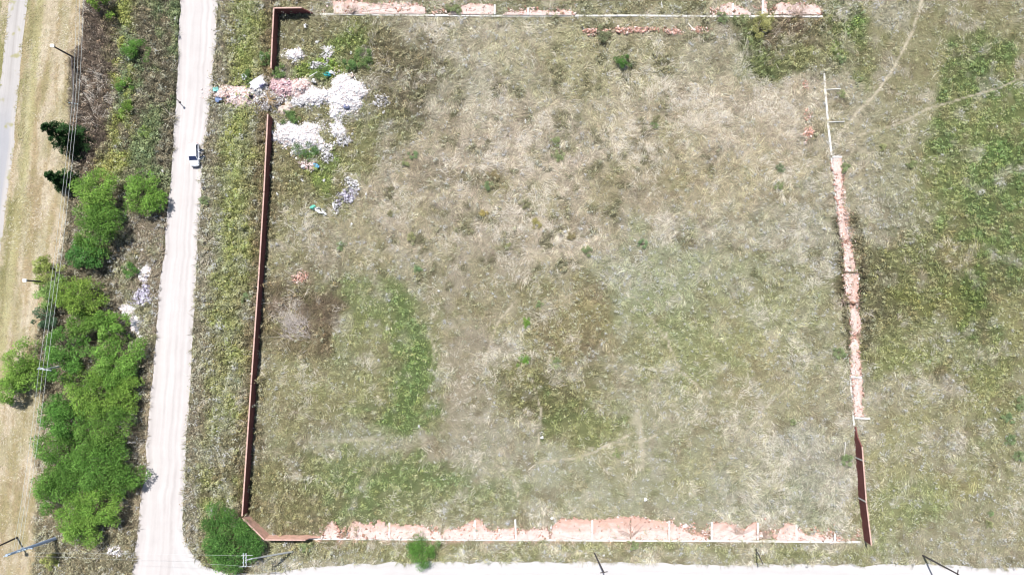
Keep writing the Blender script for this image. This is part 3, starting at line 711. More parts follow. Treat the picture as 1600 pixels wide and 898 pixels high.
# ------------------------------------------------------------------ trees and shrubs
def tube(bm, pts, rads, seg=7):
    rings = []
    for i, p in enumerate(pts):
        p = Vector(p)
        d = (Vector(pts[min(i + 1, len(pts) - 1)]) - Vector(pts[max(i - 1, 0)])).normalized()
        u = d.orthogonal().normalized(); v = d.cross(u)
        rings.append([bm.verts.new(p + (u * math.cos(2 * math.pi * k / seg) + v * math.sin(2 * math.pi * k / seg)) * rads[i]) for k in range(seg)])
    for a, b in zip(rings[:-1], rings[1:]):
        # keep rings aligned
        off = min(range(seg), key=lambda o: sum((a[k].co - b[(k + o) % seg].co).length for k in range(seg)))
        for k in range(seg):
            bm.faces.new((a[k], a[(k + 1) % seg], b[(k + 1 + off) % seg], b[(k + off) % seg]))
    bm.faces.new(rings[0][::-1]); bm.faces.new(rings[-1])
def bm_obj(name, bm, mat, parent=None, smooth=False):
    bmesh.ops.recalc_face_normals(bm, faces=bm.faces)
    me = bpy.data.meshes.new(name); bm.to_mesh(me); bm.free()
    if smooth: me.polygons.foreach_set('use_smooth', [True] * len(me.polygons))
    return link(name, me, mat, parent)
def box(bm, c, s, rz=0, rot=None):
    mm = Matrix.Translation(Vector(c)) @ (rot if rot is not None else Matrix.Rotation(rz, 4, 'Z')) @ Matrix.Diagonal((*s, 1))
    bmesh.ops.create_cube(bm, size=1, matrix=mm)

GREEN = {
 'bright': [(108, 152, 48), (120, 162, 54), (90, 134, 44), (132, 170, 64)],
 'mid': [(84, 132, 44), (98, 144, 50), (74, 116, 40), (110, 154, 58)],
 'olive': [(136, 160, 70), (150, 170, 88), (120, 146, 60), (160, 176, 100)],
 'dark': [(44, 76, 38), (54, 88, 44), (38, 64, 34), (64, 98, 50)],
 'teal': [(72, 100, 70), (84, 114, 80), (62, 88, 62), (96, 126, 90)],
 'deep': [(70, 118, 46), (82, 132, 54), (58, 102, 42), (98, 148, 62)],
 'field': [(132, 152, 98), (142, 160, 104), (120, 142, 90), (156, 166, 116)],
 'scrub': [(96, 132, 66), (108, 142, 74), (88, 120, 60), (122, 150, 84)],
 'yellow': [(166, 160, 84), (178, 172, 100), (150, 146, 76), (186, 178, 110)],
 'brown': [(150, 146, 104), (138, 138, 96), (160, 154, 112), (130, 128, 88)],
}
def crown_mesh(R, Hc, z0, pal, seed, dens=1.0, leaf=(.18, .36), flat=.75, spiky=0.25):
    r = np.random.default_rng(seed)
    K = max(10, int(12 + R * R * 2.9))
    # clump centres over an uneven dome
    th = r.uniform(0, 2 * np.pi, K); rr = np.sqrt(r.uniform(0, 1, K))
    lob = 1 + .16 * np.sin(th * 2 + r.uniform(0, 6)) + .13 * np.sin(th * 3 + r.uniform(0, 6)) + .1 * np.sin(th * 5 + r.uniform(0, 6))
    rad = R * rr * lob * .86
    cz = z0 + Hc * (np.sqrt(np.clip(1 - (rr * .95) ** 2, 0, 1)) * r.uniform(.2, 1.0, K))
    C = np.stack([rad * np.cos(th), rad * np.sin(th), cz], -1)
    cr = np.minimum(R * r.uniform(.14, .27, K) * (1.1 - .3 * rr) + .1, 1.15)
    n = int(dens * 430 * R * R + 260)
    k = r.choice(K, n, p=cr ** 2 / (cr ** 2).sum())
    d = r.normal(0, 1, (n, 3)); d[:, 2] = d[:, 2] * flat + .25; d /= np.linalg.norm(d, axis=1)[:, None]
    ctr = C[k] + d * (cr[k] * r.uniform(.55, 1.12, n))[:, None]
    out = C[k] * [1, 1, 0]; out /= (np.linalg.norm(out, axis=1)[:, None] + 1e-6)
    t = d + out * .8 + r.normal(0, .35 + spiky, (n, 3)); t[:, 2] *= .5
    t /= np.linalg.norm(t, axis=1)[:, None]
    nn = d * .6 + r.normal(0, .5, (n, 3)); nn[:, 2] += .5
    nn -= t * (nn * t).sum(1)[:, None]; nn /= np.linalg.norm(nn, axis=1)[:, None]
    bb = np.cross(nn, t)
    s = r.uniform(*leaf, n)
    a = t * s[:, None] * .5; b = bb * s[:, None] * .2
    V = np.stack([ctr - a, ctr - b, ctr + a, ctr + b], 1)
    V[..., 2] = np.maximum(V[..., 2], .05)
    pc_ = np.array([lin(c) for c in GREEN[pal]])
    kc = pc_[r.integers(0, len(pc_), K)] * r.uniform(.66, 1.32, K)[:, None]
    cc = kc[k] * .6 + pc_[r.integers(0, len(pc_), n)] * .4
    cc *= np.exp(r.normal(0, .24, n))[:, None]
    cc = cc * .86 + cc.mean(-1, keepdims=True) * .14
    cc *= 1 + (.05 + r.normal(0, .1)) * np.array([1, .15, .1])
    return np_mesh('crown', V.reshape(-1, 3), np.arange(n * 4).reshape(n, 4), np.clip(cc * .88, .003, .6)), C

def tree(px, py, rpx, hgt, pal, label, group=None, name='tree', cat='tree', seed=None, dens=1.0, spiky=.25, leaf=(.18, .36)):
    seed = seed if seed is not None else int(px * 7 + py * 13)
    hgt = hgt * .85 if rpx > 24 else hgt
    R = rpx * M * .97
    zc = hgt * .62
    base = P(px, py, zc); base.z = 0
    root = empty(name, base)
    z0 = hgt * .38; Hc = hgt * .6
    me, C = crown_mesh(R, Hc, z0, pal, seed, dens, leaf, spiky=spiky)
    link('crown', me, m_crown, root)
    r = random.Random(seed)
    bm = bmesh.new()
    tr = .07 + .035 * R
    top = Vector((r.uniform(-.2, .2), r.uniform(-.2, .2), z0 * 1.1))
    tube(bm, [(0, 0, 0), tuple(top * .5), tuple(top)], [tr * 1.3, tr, tr * .8])
    for q in range(min(9, len(C))):
        e = Vector(C[r.randrange(len(C))]); m = top.lerp(e, .5) + Vector((0, 0, -.1 * R))
        tube(bm, [tuple(top * .93), tuple(m), tuple(e)], [tr * .6, tr * .4, tr * .12], 5)
    bm_obj('trunk', bm, m_bark, root)
    return tag(root, label, cat, group)

GG = 'trees of the grove beside the dirt road'
TREES = [
 (148, 300, 40, 6, 'bright', 'bright green tree at the top left of the grove, right of the small dark conifer'),
 (224, 303, 36, 4.4, 'bright', 'bright green tree at the top of the grove whose crown reaches the dirt road'),
 (150, 352, 44, 6.5, 'mid', 'broad green tree directly below the two topmost grove trees'),
 (134, 398, 30, 5.5, 'deep', 'darker green tree at the narrow waist of the upper grove'),
 (74, 420, 26, 4.5, 'olive', 'pale feathery tree just above the white headed lamp post left of the grove'),
 (80, 458, 27, 5, 'olive', 'olive green feathery tree just below the lamp post, under the wires'),
 (124, 462, 38, 6.5, 'bright', 'bright green tree left of the brown scrub clearing'),
 (170, 506, 28, 5.5, 'bright', 'bright green tree touching the left end of the white rubbish trail'),
 (128, 505, 28, 5, 'mid', 'mid green tree in the grove centre, right of the small bluish tree'),
 (36, 572, 38, 5, 'bright', 'light green tree at the far left edge, below the bluish tree'),
 (20, 606, 30, 4.5, 'bright', 'low green tree at the left edge beside the tan mown strip'),
 (102, 552, 40, 6.5, 'mid', 'green tree under the wires just right of the crossarm pole'),
 (180, 562, 45, 5, 'bright', 'large light green tree directly below the rubbish trail'),
 (192, 606, 36, 4.2, 'bright', 'light green tree whose crown bulges toward the dirt road in the lower grove'),
 (142, 612, 44, 6.5, 'bright', 'broad light green tree in the middle of the lower grove'),
 (100, 650, 42, 6, 'mid', 'green tree on the left rim of the lower grove, right of the wires'),
 (160, 668, 44, 6.5, 'mid', 'mid green tree left of the bare tan notch in the lower grove'),
 (92, 710, 41, 5.5, 'mid', 'mid green tree on the left rim, second above the bottom of the grove'),
 (152, 728, 54, 6, 'mid', 'largest rounded green tree in the lower grove'),
 (190, 748, 33, 4.4, 'mid', 'green tree on the right side of the bottom group, nearest the dirt road'),
 (88, 764, 42, 5.5, 'mid', 'green tree on the lower left rim of the grove'),
 (148, 790, 40, 6, 'bright', 'light green tree near the bottom of the grove'),
 (124, 820, 40, 5.2, 'bright', 'lowest bright green tree of the grove, above the blue steel pole'),
]
for x, y, rp, h, pal, lab in TREES:
    tree(x, y, rp, h, pal, lab, GG, name='leafy_tree')
tree(68, 497, 19, 3.5, 'teal', 'small bluish dark green tree under the wires on the left of the grove', name='leafy_tree')
tree(156, 2, 20, 4, 'bright', 'yellow green bushy tree cut by the top edge left of the dirt road', name='leafy_tree')
tree(358, 845, 50, 5.2, 'deep', 'dense deep green round tree at the road bend beside the wall corner', name='leafy_tree', dens=1.5, leaf=(.18, .32))

def conifer(px, py, R, hgt, label):
    """conifer with broken, uneven whorls of boughs"""
    b = P(px, py, 0); root = empty('dark_conifer', b)
    r = np.random.default_rng(int(px + py))
    lean = np.array([-.35, .55])
    Vs, Cs = [], []
    pal = np.array([lin(c) for c in GREEN['dark']])
    for q in range(64):
        t = (q / 64) ** .9; c0 = np.array([lean[0] * t, lean[1] * t, .5 + hgt * t])
        rad = ((1 - t) ** .75 * R + .15) * r.uniform(.4, 1.3)
        a = q * 2.399 + r.normal(0, .4); w = r.uniform(.13, .28)
        m = int(40 + 150 * rad / R)
        sdist = r.uniform(.08, 1, m) ** .7
        aa = a + r.normal(0, w, m) * (1.1 - .6 * sdist)
        dv = np.stack([np.cos(aa), np.sin(aa), np.full(m, -.28)], -1)
        p = c0 + dv * rad * sdist[:, None] + r.normal(0, .09, (m, 3))
        tt = dv + r.normal(0, .5, (m, 3)); tt /= np.linalg.norm(tt, axis=1)[:, None]
        nn = np.array([0, 0, 1]) + r.normal(0, .5, (m, 3)); bb = np.cross(nn, tt); bb /= np.linalg.norm(bb, axis=1)[:, None]
        ln = r.uniform(.2, .42, (m, 1))
        Vs.append(np.stack([p - tt * ln * .5, p - bb * .06, p + tt * ln * .5, p + bb * .06], 1))
        Cs.append(pal[r.integers(0, 4, m)] * np.exp(r.normal(0, .3, m))[:, None] * r.uniform(.7, 1.5))
    V = np.concatenate(Vs); V[..., 2] = np.maximum(V[..., 2], .05)
    link('crown', np_mesh('crown', V.reshape(-1, 3), np.arange(len(V) * 4).reshape(-1, 4), np.clip(np.concatenate(Cs) * .6, .002, .4)), m_crown, root)
    bm = bmesh.new(); tube(bm, [(0, 0, 0), (lean[0] * .5, lean[1] * .5, hgt * .5), (lean[0], lean[1], hgt)], [.2, .13, .03]); bm_obj('trunk', bm, m_bark, root)
    tag(root, label, 'tree', 'dark conifers on the mown strip edge'); return root
conifer(119, 221, 3.3, 7.6, 'larger dark conifer on the mown strip edge, upper left')
conifer(110, 287, 2.1, 5.4, 'smaller dark conifer right above the grove')

SH = [ # px, py, r, h, pal, label
 (212, 76, 22, 2.2, 'mid', 'fresh green shrub in the brown belt near the top, left of the dirt road'),
 (195, 133, 14, 1.8, 'mid', 'round fresh green shrub below the top one in the roadside belt'),
 (196, 172, 15, 1.6, 'bright', 'loose yellow green shrub in the middle of the roadside belt'),
 (226, 208, 10, 1.2, 'olive', 'small pale green shrub in the belt, left of the white car'),
 (204, 423, 14, 1.6, 'deep', 'dark green shrub left of the white rubbish trail'),
 (78, 876, 14, 1.6, 'olive', 'olive shrub below the blue steel pole at the bottom left'),
 (660, 861, 30, 2.6, 'mid', 'round green shrub on the lower lane verge'),
 (972, 95, 14, 1.8, 'deep', 'dark green round shrub standing alone in the upper straw'),
 (943, 54, 14, 1.4, 'brown', 'olive brown shrub splitting the orange brick strip near the top'),
 (645, 242, 7, .9, 'deep', 'small dark shrub in the straw right of the rubble dump'),
 (633, 256, 6, .8, 'mid', 'smaller shrub just below left of another right of the rubble dump'),
 (1025, 186, 6, .8, 'brown', 'small olive shrub in the upper right straw'),
 (1022, 197, 6, .8, 'deep', 'small dark green shrub touching an olive one in the upper right straw'),
 (868, 222, 8, .9, 'deep', 'small green shrub at the top of the weedy patch in the upper middle'),
 (872, 243, 9, .9, 'mid', 'fresh green shrub at the bottom of the weedy patch in the upper middle'),
 (762, 290, 8, .9, 'mid', 'green shrub with brown weeds around, upper middle left'),
 (772, 272, 8, .9, 'brown', 'brown olive shrub above the green one, upper middle left'),
 (820, 318, 8, .9, 'brown', 'olive brown shrub right at the centre of the upper straw field'),
 (755, 333, 6, .7, 'yellow', 'small yellowish shrub left of centre'),
 (838, 350, 8, .7, 'yellow', 'yellow green shrub just above the middle of the lot'),
 (893, 370, 8, .8, 'brown', 'olive shrub above right of the lot centre'),
 (917, 392, 8, .8, 'deep', 'dark green shrub right of the lot centre'),
 (794, 384, 5, .6, 'deep', 'tiny dark shrub left above the lot centre'),
 (532, 384, 7, .8, 'mid', 'small green shrub between the rubble dump and the dead weeds'),
 (611, 334, 6, .7, 'brown', 'small olive shrub in the straw below the rubble dump'),
 (641, 372, 8, .8, 'teal', 'bluish green shrub right of the lone green shrub below the dump'),
 (652, 420, 6, .7, 'deep', 'small dark shrub above the round green patch'),
 (843, 476, 6, .7, 'deep', 'small dark shrub at the upper left rim of the middle weeds'),
 (822, 504, 7, .7, 'bright', 'vivid light green shrub on the left rim of the middle weeds'),
 (817, 562, 9, .8, 'bright', 'vivid yellow green shrub at the lower left of the middle weeds'),
 (868, 566, 9, .7, 'mid', 'green shrub inside the middle weeds'),
 (966, 706, 8, .5, 'mid', 'low green shrub by the thin trail in the lower middle'),
 (1004, 380, 7, .9, 'deep', 'green shrub among white weeds right of the lot centre'),
 (1316, 92, 7, .8, 'deep', 'green shrub below the thicket, near the right boundary line'),
 (1219, 262, 7, .8, 'brown', 'olive shrub left of the topmost fallen right panel'),
 (1217, 290, 7, .8, 'mid', 'green shrub below the olive one, left of the right boundary'),
 (1240, 660, 5, .8, 'deep', 'small dark green shrub left of the lowest fallen right panel'),
 (1325, 719, 10, 1.2, 'mid', 'green shrub at the foot of the standing right wall'),
 (1312, 552, 10, 1.0, 'mid', 'green shrub left of the lower right fallen panels'),
 (1320, 262, 8, 1.0, 'mid', 'green shrub right of the topmost fallen right panel'),
 (1380, 230, 5, .8, 'deep', 'small round dark shrub by itself outside the right boundary'),
 (1424, 256, 8, .9, 'mid', 'green shrub halfway between the right boundary and the lush green patch'),
 (1316, 147, 6, .6, 'mid', 'tiny shrub just right of the bare boundary line'),
 (1546, 819, 6, .7, 'deep', 'small dark shrub at the lower right corner'),
 (1548, 802, 5, .5, 'deep', 'faint small shrub above the one at the lower right corner'),
 (1593, 712, 9, .9, 'deep', 'dark green shrub at the right edge, lower half'),
 (1576, 652, 9, .9, 'mid', 'green shrub near the right edge, above the dark one'),
 (1597, 630, 9, .9, 'deep', 'dark shrub cut by the right edge'),
 (1580, 686, 9, .8, 'mid', 'mid green shrub just left above the dark one at the right edge'),
 (990, 852, 8, .9, 'mid', 'bright green shrub on the lower verge under the branches on the slab'),
 (318, 312, 8, 1.1, 'dark', 'small dark shrub on the right edge of the dirt road below the car'),
 (384, 466, 8, 1.0, 'deep', 'dark green shrub against the outside of the long wall'),
 (478, 852, 11, 1.0, 'mid', 'green shrub just below the low end of the corner wall'),
 (388, 862, 18, 2.0, 'deep', 'green shrub under the leaning pole crossarm beside the round tree'),
 (1192, 38, 19, 1.8, 'yellow', 'yellow shrub in the top right thicket'),
 (706, 10, 9, 1.4, 'deep', 'bright green bush over the upper boundary line'),
 (718, 16, 6, 1.0, 'deep', 'low dark end bush right beside the bush over the upper boundary line'),
 (1130, 27, 9, 1.2, 'dark', 'dark bush in front of the humped fallen panel at the top'),
 (1158, 30, 9, 1.1, 'teal', 'bluish dark bush right of the humped fallen panel at the top'),
 (415, 88, 14, 1.4, 'deep', 'green bush outside the end of the standing corner wall'),
 (434, 113, 14, 1.3, 'mid', 'bright green bush between the corner wall and the rosy rubble'),
 (385, 122, 12, 1.0, 'mid', 'green bush with a white bag in it above the road rubble'),
 (452, 184, 16, 1.1, 'deep', 'green bush between the sand heap and the oval white heap'),
 (505, 114, 16, 1.0, 'bright', 'yellow green bush patch around the turquoise tarp'),
 (568, 88, 18, 1.3, 'mid', 'green bush right of the slim white heap'),
 (548, 100, 12, 1.2, 'deep', 'dark green bush above the largest white heap'),
 (478, 232, 20, 1.0, 'mid', 'green bush along the lower side of the oval white heap'),
]
px_scrub = lambda x, y: 330 < x < 620 and y < 300
for x, y, rp, h, pal, lab in SH:
    if rp < 12 and pal in ('deep', 'mid', 'teal', 'dark'): pal = 'field'
    if px_scrub(x, y) and pal in ('deep', 'mid', 'bright') and rp >= 12: pal = 'scrub'
    if rp < 12: rp *= 1.15; h *= .75
    tree(x, y, rp, h, pal, lab, name='shrub', cat='shrub', dens=1.6, leaf=(.1, .22))

# ------------------------------------------------------------------ standing walls
def T(px, py, h):            # foot of a wall whose top edge shows at px,py
    v = P(px, py, h); return (v.x, v.y, h)
def uvbox(bm):
    uv = bm.loops.layers.uv.verify()
    for f in bm.faces:
        n = f.normal
        for l in f.loops:
            co = l.vert.co
            if abs(n.z) > .7: l[uv].uv = (co.x, co.y)
            else:
                tdir = Vector((-n.y, n.x, 0)).normalized()
                l[uv].uv = (co.dot(tdir), co.z)
def wall_seg(bm, a, b, ha, hb, th):
    a = Vector(a); b = Vector(b); d = (b - a).normalized(); s = Vector((-d.y, d.x)) * th / 2
    v = []
    for p, h in ((a, ha), (b, hb)):
        for q in (p + s, p - s):
            v.append(bm.verts.new((q.x, q.y, 0))); v.append(bm.verts.new((q.x, q.y, h)))
    # a+s 0,1 ; a-s 2,3 ; b+s 4,5 ; b-s 6,7
    for f in ((0, 4, 5, 1), (2, 3, 7, 6), (1, 5, 7, 3), (0, 1, 3, 2), (4, 6, 7, 5)):
        try: bm.faces.new([v[k] for k in f])
        except Exception: pass
def brick_wall(label, pts, posts_at=(), mat=None):
    root = empty('brick_wall', (pts[0][0], pts[0][1], 0))
    off = Vector((pts[0][0], pts[0][1]))
    bm = bmesh.new(); cap = bmesh.new()
    for i, (p, q) in enumerate(zip(pts[:-1], pts[1:])):
        a = Vector(p[:2]) - off; b = Vector(q[:2]) - off
        L = (b - a).length; n = max(1, round(L / 2.5))
        r = random.Random(i)
        jr = lambda: 0
        for k in range(n):
            t0, t1 = k / n, (k + 1) / n
            wall_seg(bm, a.lerp(b, t0), a.lerp(b, t1), p[2] + (q[2] - p[2]) * t0, p[2] + (q[2] - p[2]) * t1, .18)
        if abs(p[2] - q[2]) < .2:
            d = (b - a).normalized()
            c = a.lerp(b, .5)
            box(cap, (c.x, c.y, p[2] + .04), ((b - a).length + .1, .22, .09), math.atan2(d.y, d.x))
            for (si, tt_) in posts_at:
                if si != i: continue
                pb = bmesh.new(); c = a.lerp(b, tt_)
                box(pb, (c.x, c.y, p[2] / 2 - .01), (.24, .27, p[2] + .02), math.atan2(d.y, d.x))
                bm_obj('post', pb, m_conc2, root)
    bmesh.ops.recalc_face_normals(bm, faces=bm.faces); uvbox(bm)
    bm_obj('brickwork', bm, mat or m_brick, root)
    bm_obj('coping', cap, m_cope, root)
    return tag(root, label, 'wall')
m_cope = mat_plain('brick coping', (.46, .30, .25), .9, var=.2, scale=2)
H = 2.35
brick_wall('long straight red brick wall standing along the dirt road side', [T(418.5, 179, H), T(412.5, 300, H), T(404.5, 430, H), T(392.5, 600, H), T(378.5, 805, H)])
brick_wall('L-shaped corner of standing brick wall at the top left, above the rubble', [T(423.5, 106, H), T(425.5, 60, H), T(428, 13, H), T(471, 12.5, H)][0:4] + [(P(478, 22).x + .6, P(480, 22).y, 1.3), (P(490, 22).x, P(490, 23).y, .5)])
brick_wall('bevelled bottom left corner wall lit orange, beside the round tree', [T(379, 809, H), T(413.5, 842.5, H), T(477, 843, H), (P(488, 836).x, P(488, 836).y, 1.2), (P(500, 838).x, P(500, 838).y, .3)], mat=m_brick_sunlit)
brick_wall('standing dark red wall at the bottom right with two pale posts', [(P(1336, 666).x, P(1336, 666).y, .3), (P(1335.5, 680).x, P(1335.5, 680).y, 1.0), T(1347, 698, 2.4), T(1353.5, 785, 2.4), T(1361.5, 851, 2.4)], posts_at=((2, .24), (2, .98)))

# foundation beams
def beam(label, pts, wd=.22, h=.12):
    root = None
    bm = bmesh.new()
    for p, q in zip(pts[:-1], pts[1:]):
        a = P(*p); b = P(*q); c = (a + b) / 2; d = b - a
        box(bm, (c.x, c.y, h / 2), (d.length, wd, h), math.atan2(d.y, d.x))
    o = bm_obj('foundation_beam', bm, m_conc2); tag(o, label, 'foundation'); return o
beam('long pale concrete foundation beam under the fallen lower panels', [(478, 840.5), (700, 842), (900, 843), (1110, 844), (1346, 846)], .34, .14)
beam('pale concrete foundation beam along the upper boundary', [(500, 22.5), (620, 24), (780, 25.5), (1000, 25), (1110, 26), (1285, 26.5)], .3, .14)
beam('bare white foundation line above the fallen right panels', [(1287, 115), (1290.5, 160), (1294, 200), (1299, 243)], .34, .16)
beam('partly buried foundation beam left of the fallen right panels', [(1299, 247), (1304, 290), (1308, 330)], .3, .12)
beam('short foundation beam stub above the standing right wall', [(1328, 586), (1331, 625), (1334, 664)], .26, .12)

def fallen_pole(label, p, q, r=.07, mat=None, z=.22):
    bm = bmesh.new(); a = P(*p); b = P(*q); a.z = z; b.z = z + .1
    tube(bm, [tuple(a), tuple((a + b) / 2 + Vector((0, .03, 0))), tuple(b)], [r, r, r * .9], 6)
    o = bm_obj('fallen_post', bm, mat or m_conc); tag(o, label, 'post'); return o
fallen_pole('upper thin concrete post lying across, right of the bare foundation line', (1289, 141), (1312, 140), .1)
fallen_pole('lower thin concrete post lying across, right of the bare foundation line', (1293, 191.5), (1318, 191), .1)
fallen_pole('thin dark pole lying across the fallen right panels', (1316, 425), (1345, 427), .07, m_bark, .45)
fallen_pole('dark stick lying across the weeds and fallen right panel', (1316, 474), (1346, 472), .06, m_bark, .5)
fallen_pole('thin pale post lying in the grass left of the standing right wall', (1320, 690), (1318, 712), .08)
fallen_pole('white post standing in the grass at the top, above the upper boundary', (1033, 3), (1034, 14), .08, m_conc2)
fallen_pole('pale post lying at the upper right orange brick strip', (1075, 38), (1081, 46), .08, m_conc2)

# ------------------------------------------------------------------ fallen panels
def fallen(poly, posts, label, group, k):
    c = P(sum(p[0] for p in poly) / len(poly), sum(p[1] for p in poly) / len(poly))
    root = empty('fallen_brick_panel', c)
    r = random.Random(k)
    # densify and roughen the outline
    pts = []
    n = len(poly)
    for i in range(n):
        a = Vector(poly[i]); b = Vector(poly[(i + 1) % n]); m = max(1, int((b - a).length / 2.2))
        found = (i == n - 1 or (i == 0)) and group != GR
        for j in range(m):
            q = a.lerp(b, j / m)
            if not found: q = q + Vector((r.uniform(-.9, .9), r.uniform(-1.7, 1.5))) if group != GR else q + Vector((r.uniform(-1.6, 1.6), r.uniform(-.9, .9)))
            pts.append(q)
    z0, z1 = .2, .27 + r.uniform(0, .06)
    w3 = []
    for q in pts:
        v = P(q.x, q.y) - c; w3.append(Vector((v.x, v.y, z1 + .05 * (vn(q.x, q.y, 5, 3) - .5) * 2)))
    bm = bmesh.new(); 
    top = [bm.verts.new(v) for v in w3]; bot = [bm.verts.new((v.x, v.y, 0.02)) for v in w3]
    tris = tessellate_polygon([w3])
    for t in tris:
        try: bm.faces.new([top[i] for i in t])
        except Exception: pass
    for f in bm.faces:
        f.normal_update()
        if f.normal.z < 0: f.normal_flip()
    N = len(pts)
    for i in range(N): bm.faces.new((top[i], top[(i + 1) % N], bot[(i + 1) % N], bot[i]))
    bmesh.ops.recalc_face_normals(bm, faces=bm.faces)
    uv = bm.loops.layers.uv.verify()
    for f in bm.faces:
        for l in f.loops:
            co = l.vert.co + c
            f0 = P(0, max(p[1] for p in poly)).y
            l[uv].uv = (co.x, abs(co.y - f0) + co.z) if group != GR else (co.y, (co.x - P(min(p[0] for p in poly), 0).x) * 1.3 + co.z)
    bm_obj('brickwork', bm, m_slab, root)
    # broken bricks along the torn edge
    V, Fc, Cc = [], [], []
    cols = [lin((222, 180, 164)), lin((206, 160, 142)), lin((236, 214, 206)), lin((160, 124, 108))]
    fr = []
    for q in pts:
        edge = (group == GB and q.y < 838) or (group == GT and q.y < 20) or (group == GR)
        if edge and r.random() < .85:
            for _ in range(r.randint(1, 3)):
                v = P(q.x + r.uniform(-1.8, 1.8), q.y + r.uniform(-1.6, 1.6)) - c
                fr.append((v.x, v.y, r.uniform(.05, .34), r.uniform(.12, .32), r.choice(cols) * r.uniform(.8, 1.1)))
    for _ in range(int(len(pts) * .5)):
        q = r.choice(pts); q2 = r.choice(pts); s = q.lerp(q2, r.uniform(.2, .8))
        if inpoly(np.array([s.x]), np.array([s.y]), poly)[0]:
            v = P(s.x, s.y) - c; fr.append((v.x, v.y, .33, r.uniform(.08, .2), r.choice(cols) * r.uniform(.6, 1.1)))
    if fr:
        o = link('broken_bricks', chips_mesh(fr, k), m_rub, root); tag(o, kind='stuff')
    for (x0, y0, x1, y1) in posts:
        pb = bmesh.new(); a = P(x0, y0) - c; b = P(x1, y1) - c; m = (a + b) / 2; d = b - a
        box(pb, (m.x, m.y, .34), (d.length, .3, .16), math.atan2(d.y, d.x))
        bm_obj('post', pb, m_conc2, root)
    tag(root, label, 'fallen wall', group)

CUBE = np.array([[-1, -1, -1], [1, -1, -1], [1, 1, -1], [-1, 1, -1], [-1, -1, 1], [1, -1, 1], [1, 1, 1], [-1, 1, 1]]) * .5
CF = np.array([[0, 3, 2, 1], [4, 5, 6, 7], [0, 1, 5, 4], [1, 2, 6, 5], [2, 3, 7, 6], [3, 0, 4, 7]])
def chips_mesh(fr, seed=0):
    """fragments: (x,y,z,size,colour)"""
    r = np.random.default_rng(seed)
    n = len(fr)
    pos = np.array([f[:3] for f in fr]); s = np.array([f[3] for f in fr]); colr = np.array([f[4] for f in fr])
    sc = s[:, None] * r.uniform(.35, 1.3, (n, 3)); sc[:, 2] *= .55
    q = r.normal(0, 1, (n, 4)) * [1, .3, .3, 1]; q /= np.linalg.norm(q, axis=1)[:, None]
    w_, x, y, z = q.T
    Rm = np.stack([1 - 2 * (y * y + z * z), 2 * (x * y - z * w_), 2 * (x * z + y * w_), 2 * (x * y + z * w_), 1 - 2 * (x * x + z * z), 2 * (y * z - x * w_), 2 * (x * z - y * w_), 2 * (y * z + x * w_), 1 - 2 * (x * x + y * y)], -1).reshape(n, 3, 3)
    C = CUBE[None] * sc[:, None, :] * (1 + r.uniform(-.3, .3, (n, 8, 3)))
    V = np.einsum('nij,nkj->nki', Rm, C) + pos[:, None]
    F = (CF[None] + (np.arange(n) * 8)[:, None, None]).reshape(-1, 4)
    return np_mesh('fragments', V.reshape(-1, 3), F, np.repeat(np.clip(colr * .8, 0, .82), 6, axis=0))
for k, (poly, posts, label, group) in enumerate(FALL):
    fallen(poly, posts, label, group, k)

def debris(name, label, regions, seed, n):
    r = np.random.default_rng(seed); cols = [lin((222, 180, 164)), lin((206, 160, 142)), lin((236, 214, 206)), lin((160, 124, 106)), lin((214, 200, 190))]
    fr = []
    for (x0, y0, x1, y1, wd, k) in regions:
        m = int(n * k); t = r.random(m); x = x0 + (x1 - x0) * t; y = y0 + (y1 - y0) * t + 0
        if abs(x1 - x0) > abs(y1 - y0): x = x + r.normal(0, 1, m); y = y - np.abs(r.normal(0, wd, m)) * (1 if y0 > 100 else 1)
        else: y = y + r.normal(0, 1, m); x = x + np.abs(r.normal(0, wd, m))
        ok = fbm(x, y, 12, seed, 3) > .46
        for a, b_ in zip(x[ok], y[ok]):
            v = P(a, b_); fr.append((v.x, v.y, r.uniform(.05, .3), float(np.exp(r.normal(math.log(.16), .4))), cols[r.integers(0, 5)] * r.uniform(.8, 1.1)))
    o = link(name, chips_mesh(fr, seed), m_rub); tag(o, label, 'brick debris', kind='stuff')
debris('brick_debris', 'loose salmon brick crumbs strewn along the lower foundation beam', [(490, 840, 860, 841, 9, .4), (860, 841, 1110, 843, 3, .08), (1046, 824, 1112, 836, 7, .16), (1180, 842, 1345, 845, 10, .3)], 41, 5200)
debris('brick_debris', 'loose salmon brick crumbs strewn along the upper foundation beam', [(505, 21, 900, 24, 6, .6), (1110, 24, 1285, 25, 7, .4)], 42, 2200)
debris('brick_debris', 'loose salmon brick crumbs strewn along the right boundary', [(1302, 250, 1310, 330, 6, .25), (1310, 330, 1322, 430, 8, .35), (1322, 430, 1334, 655, 7, .5)], 43, 2600)

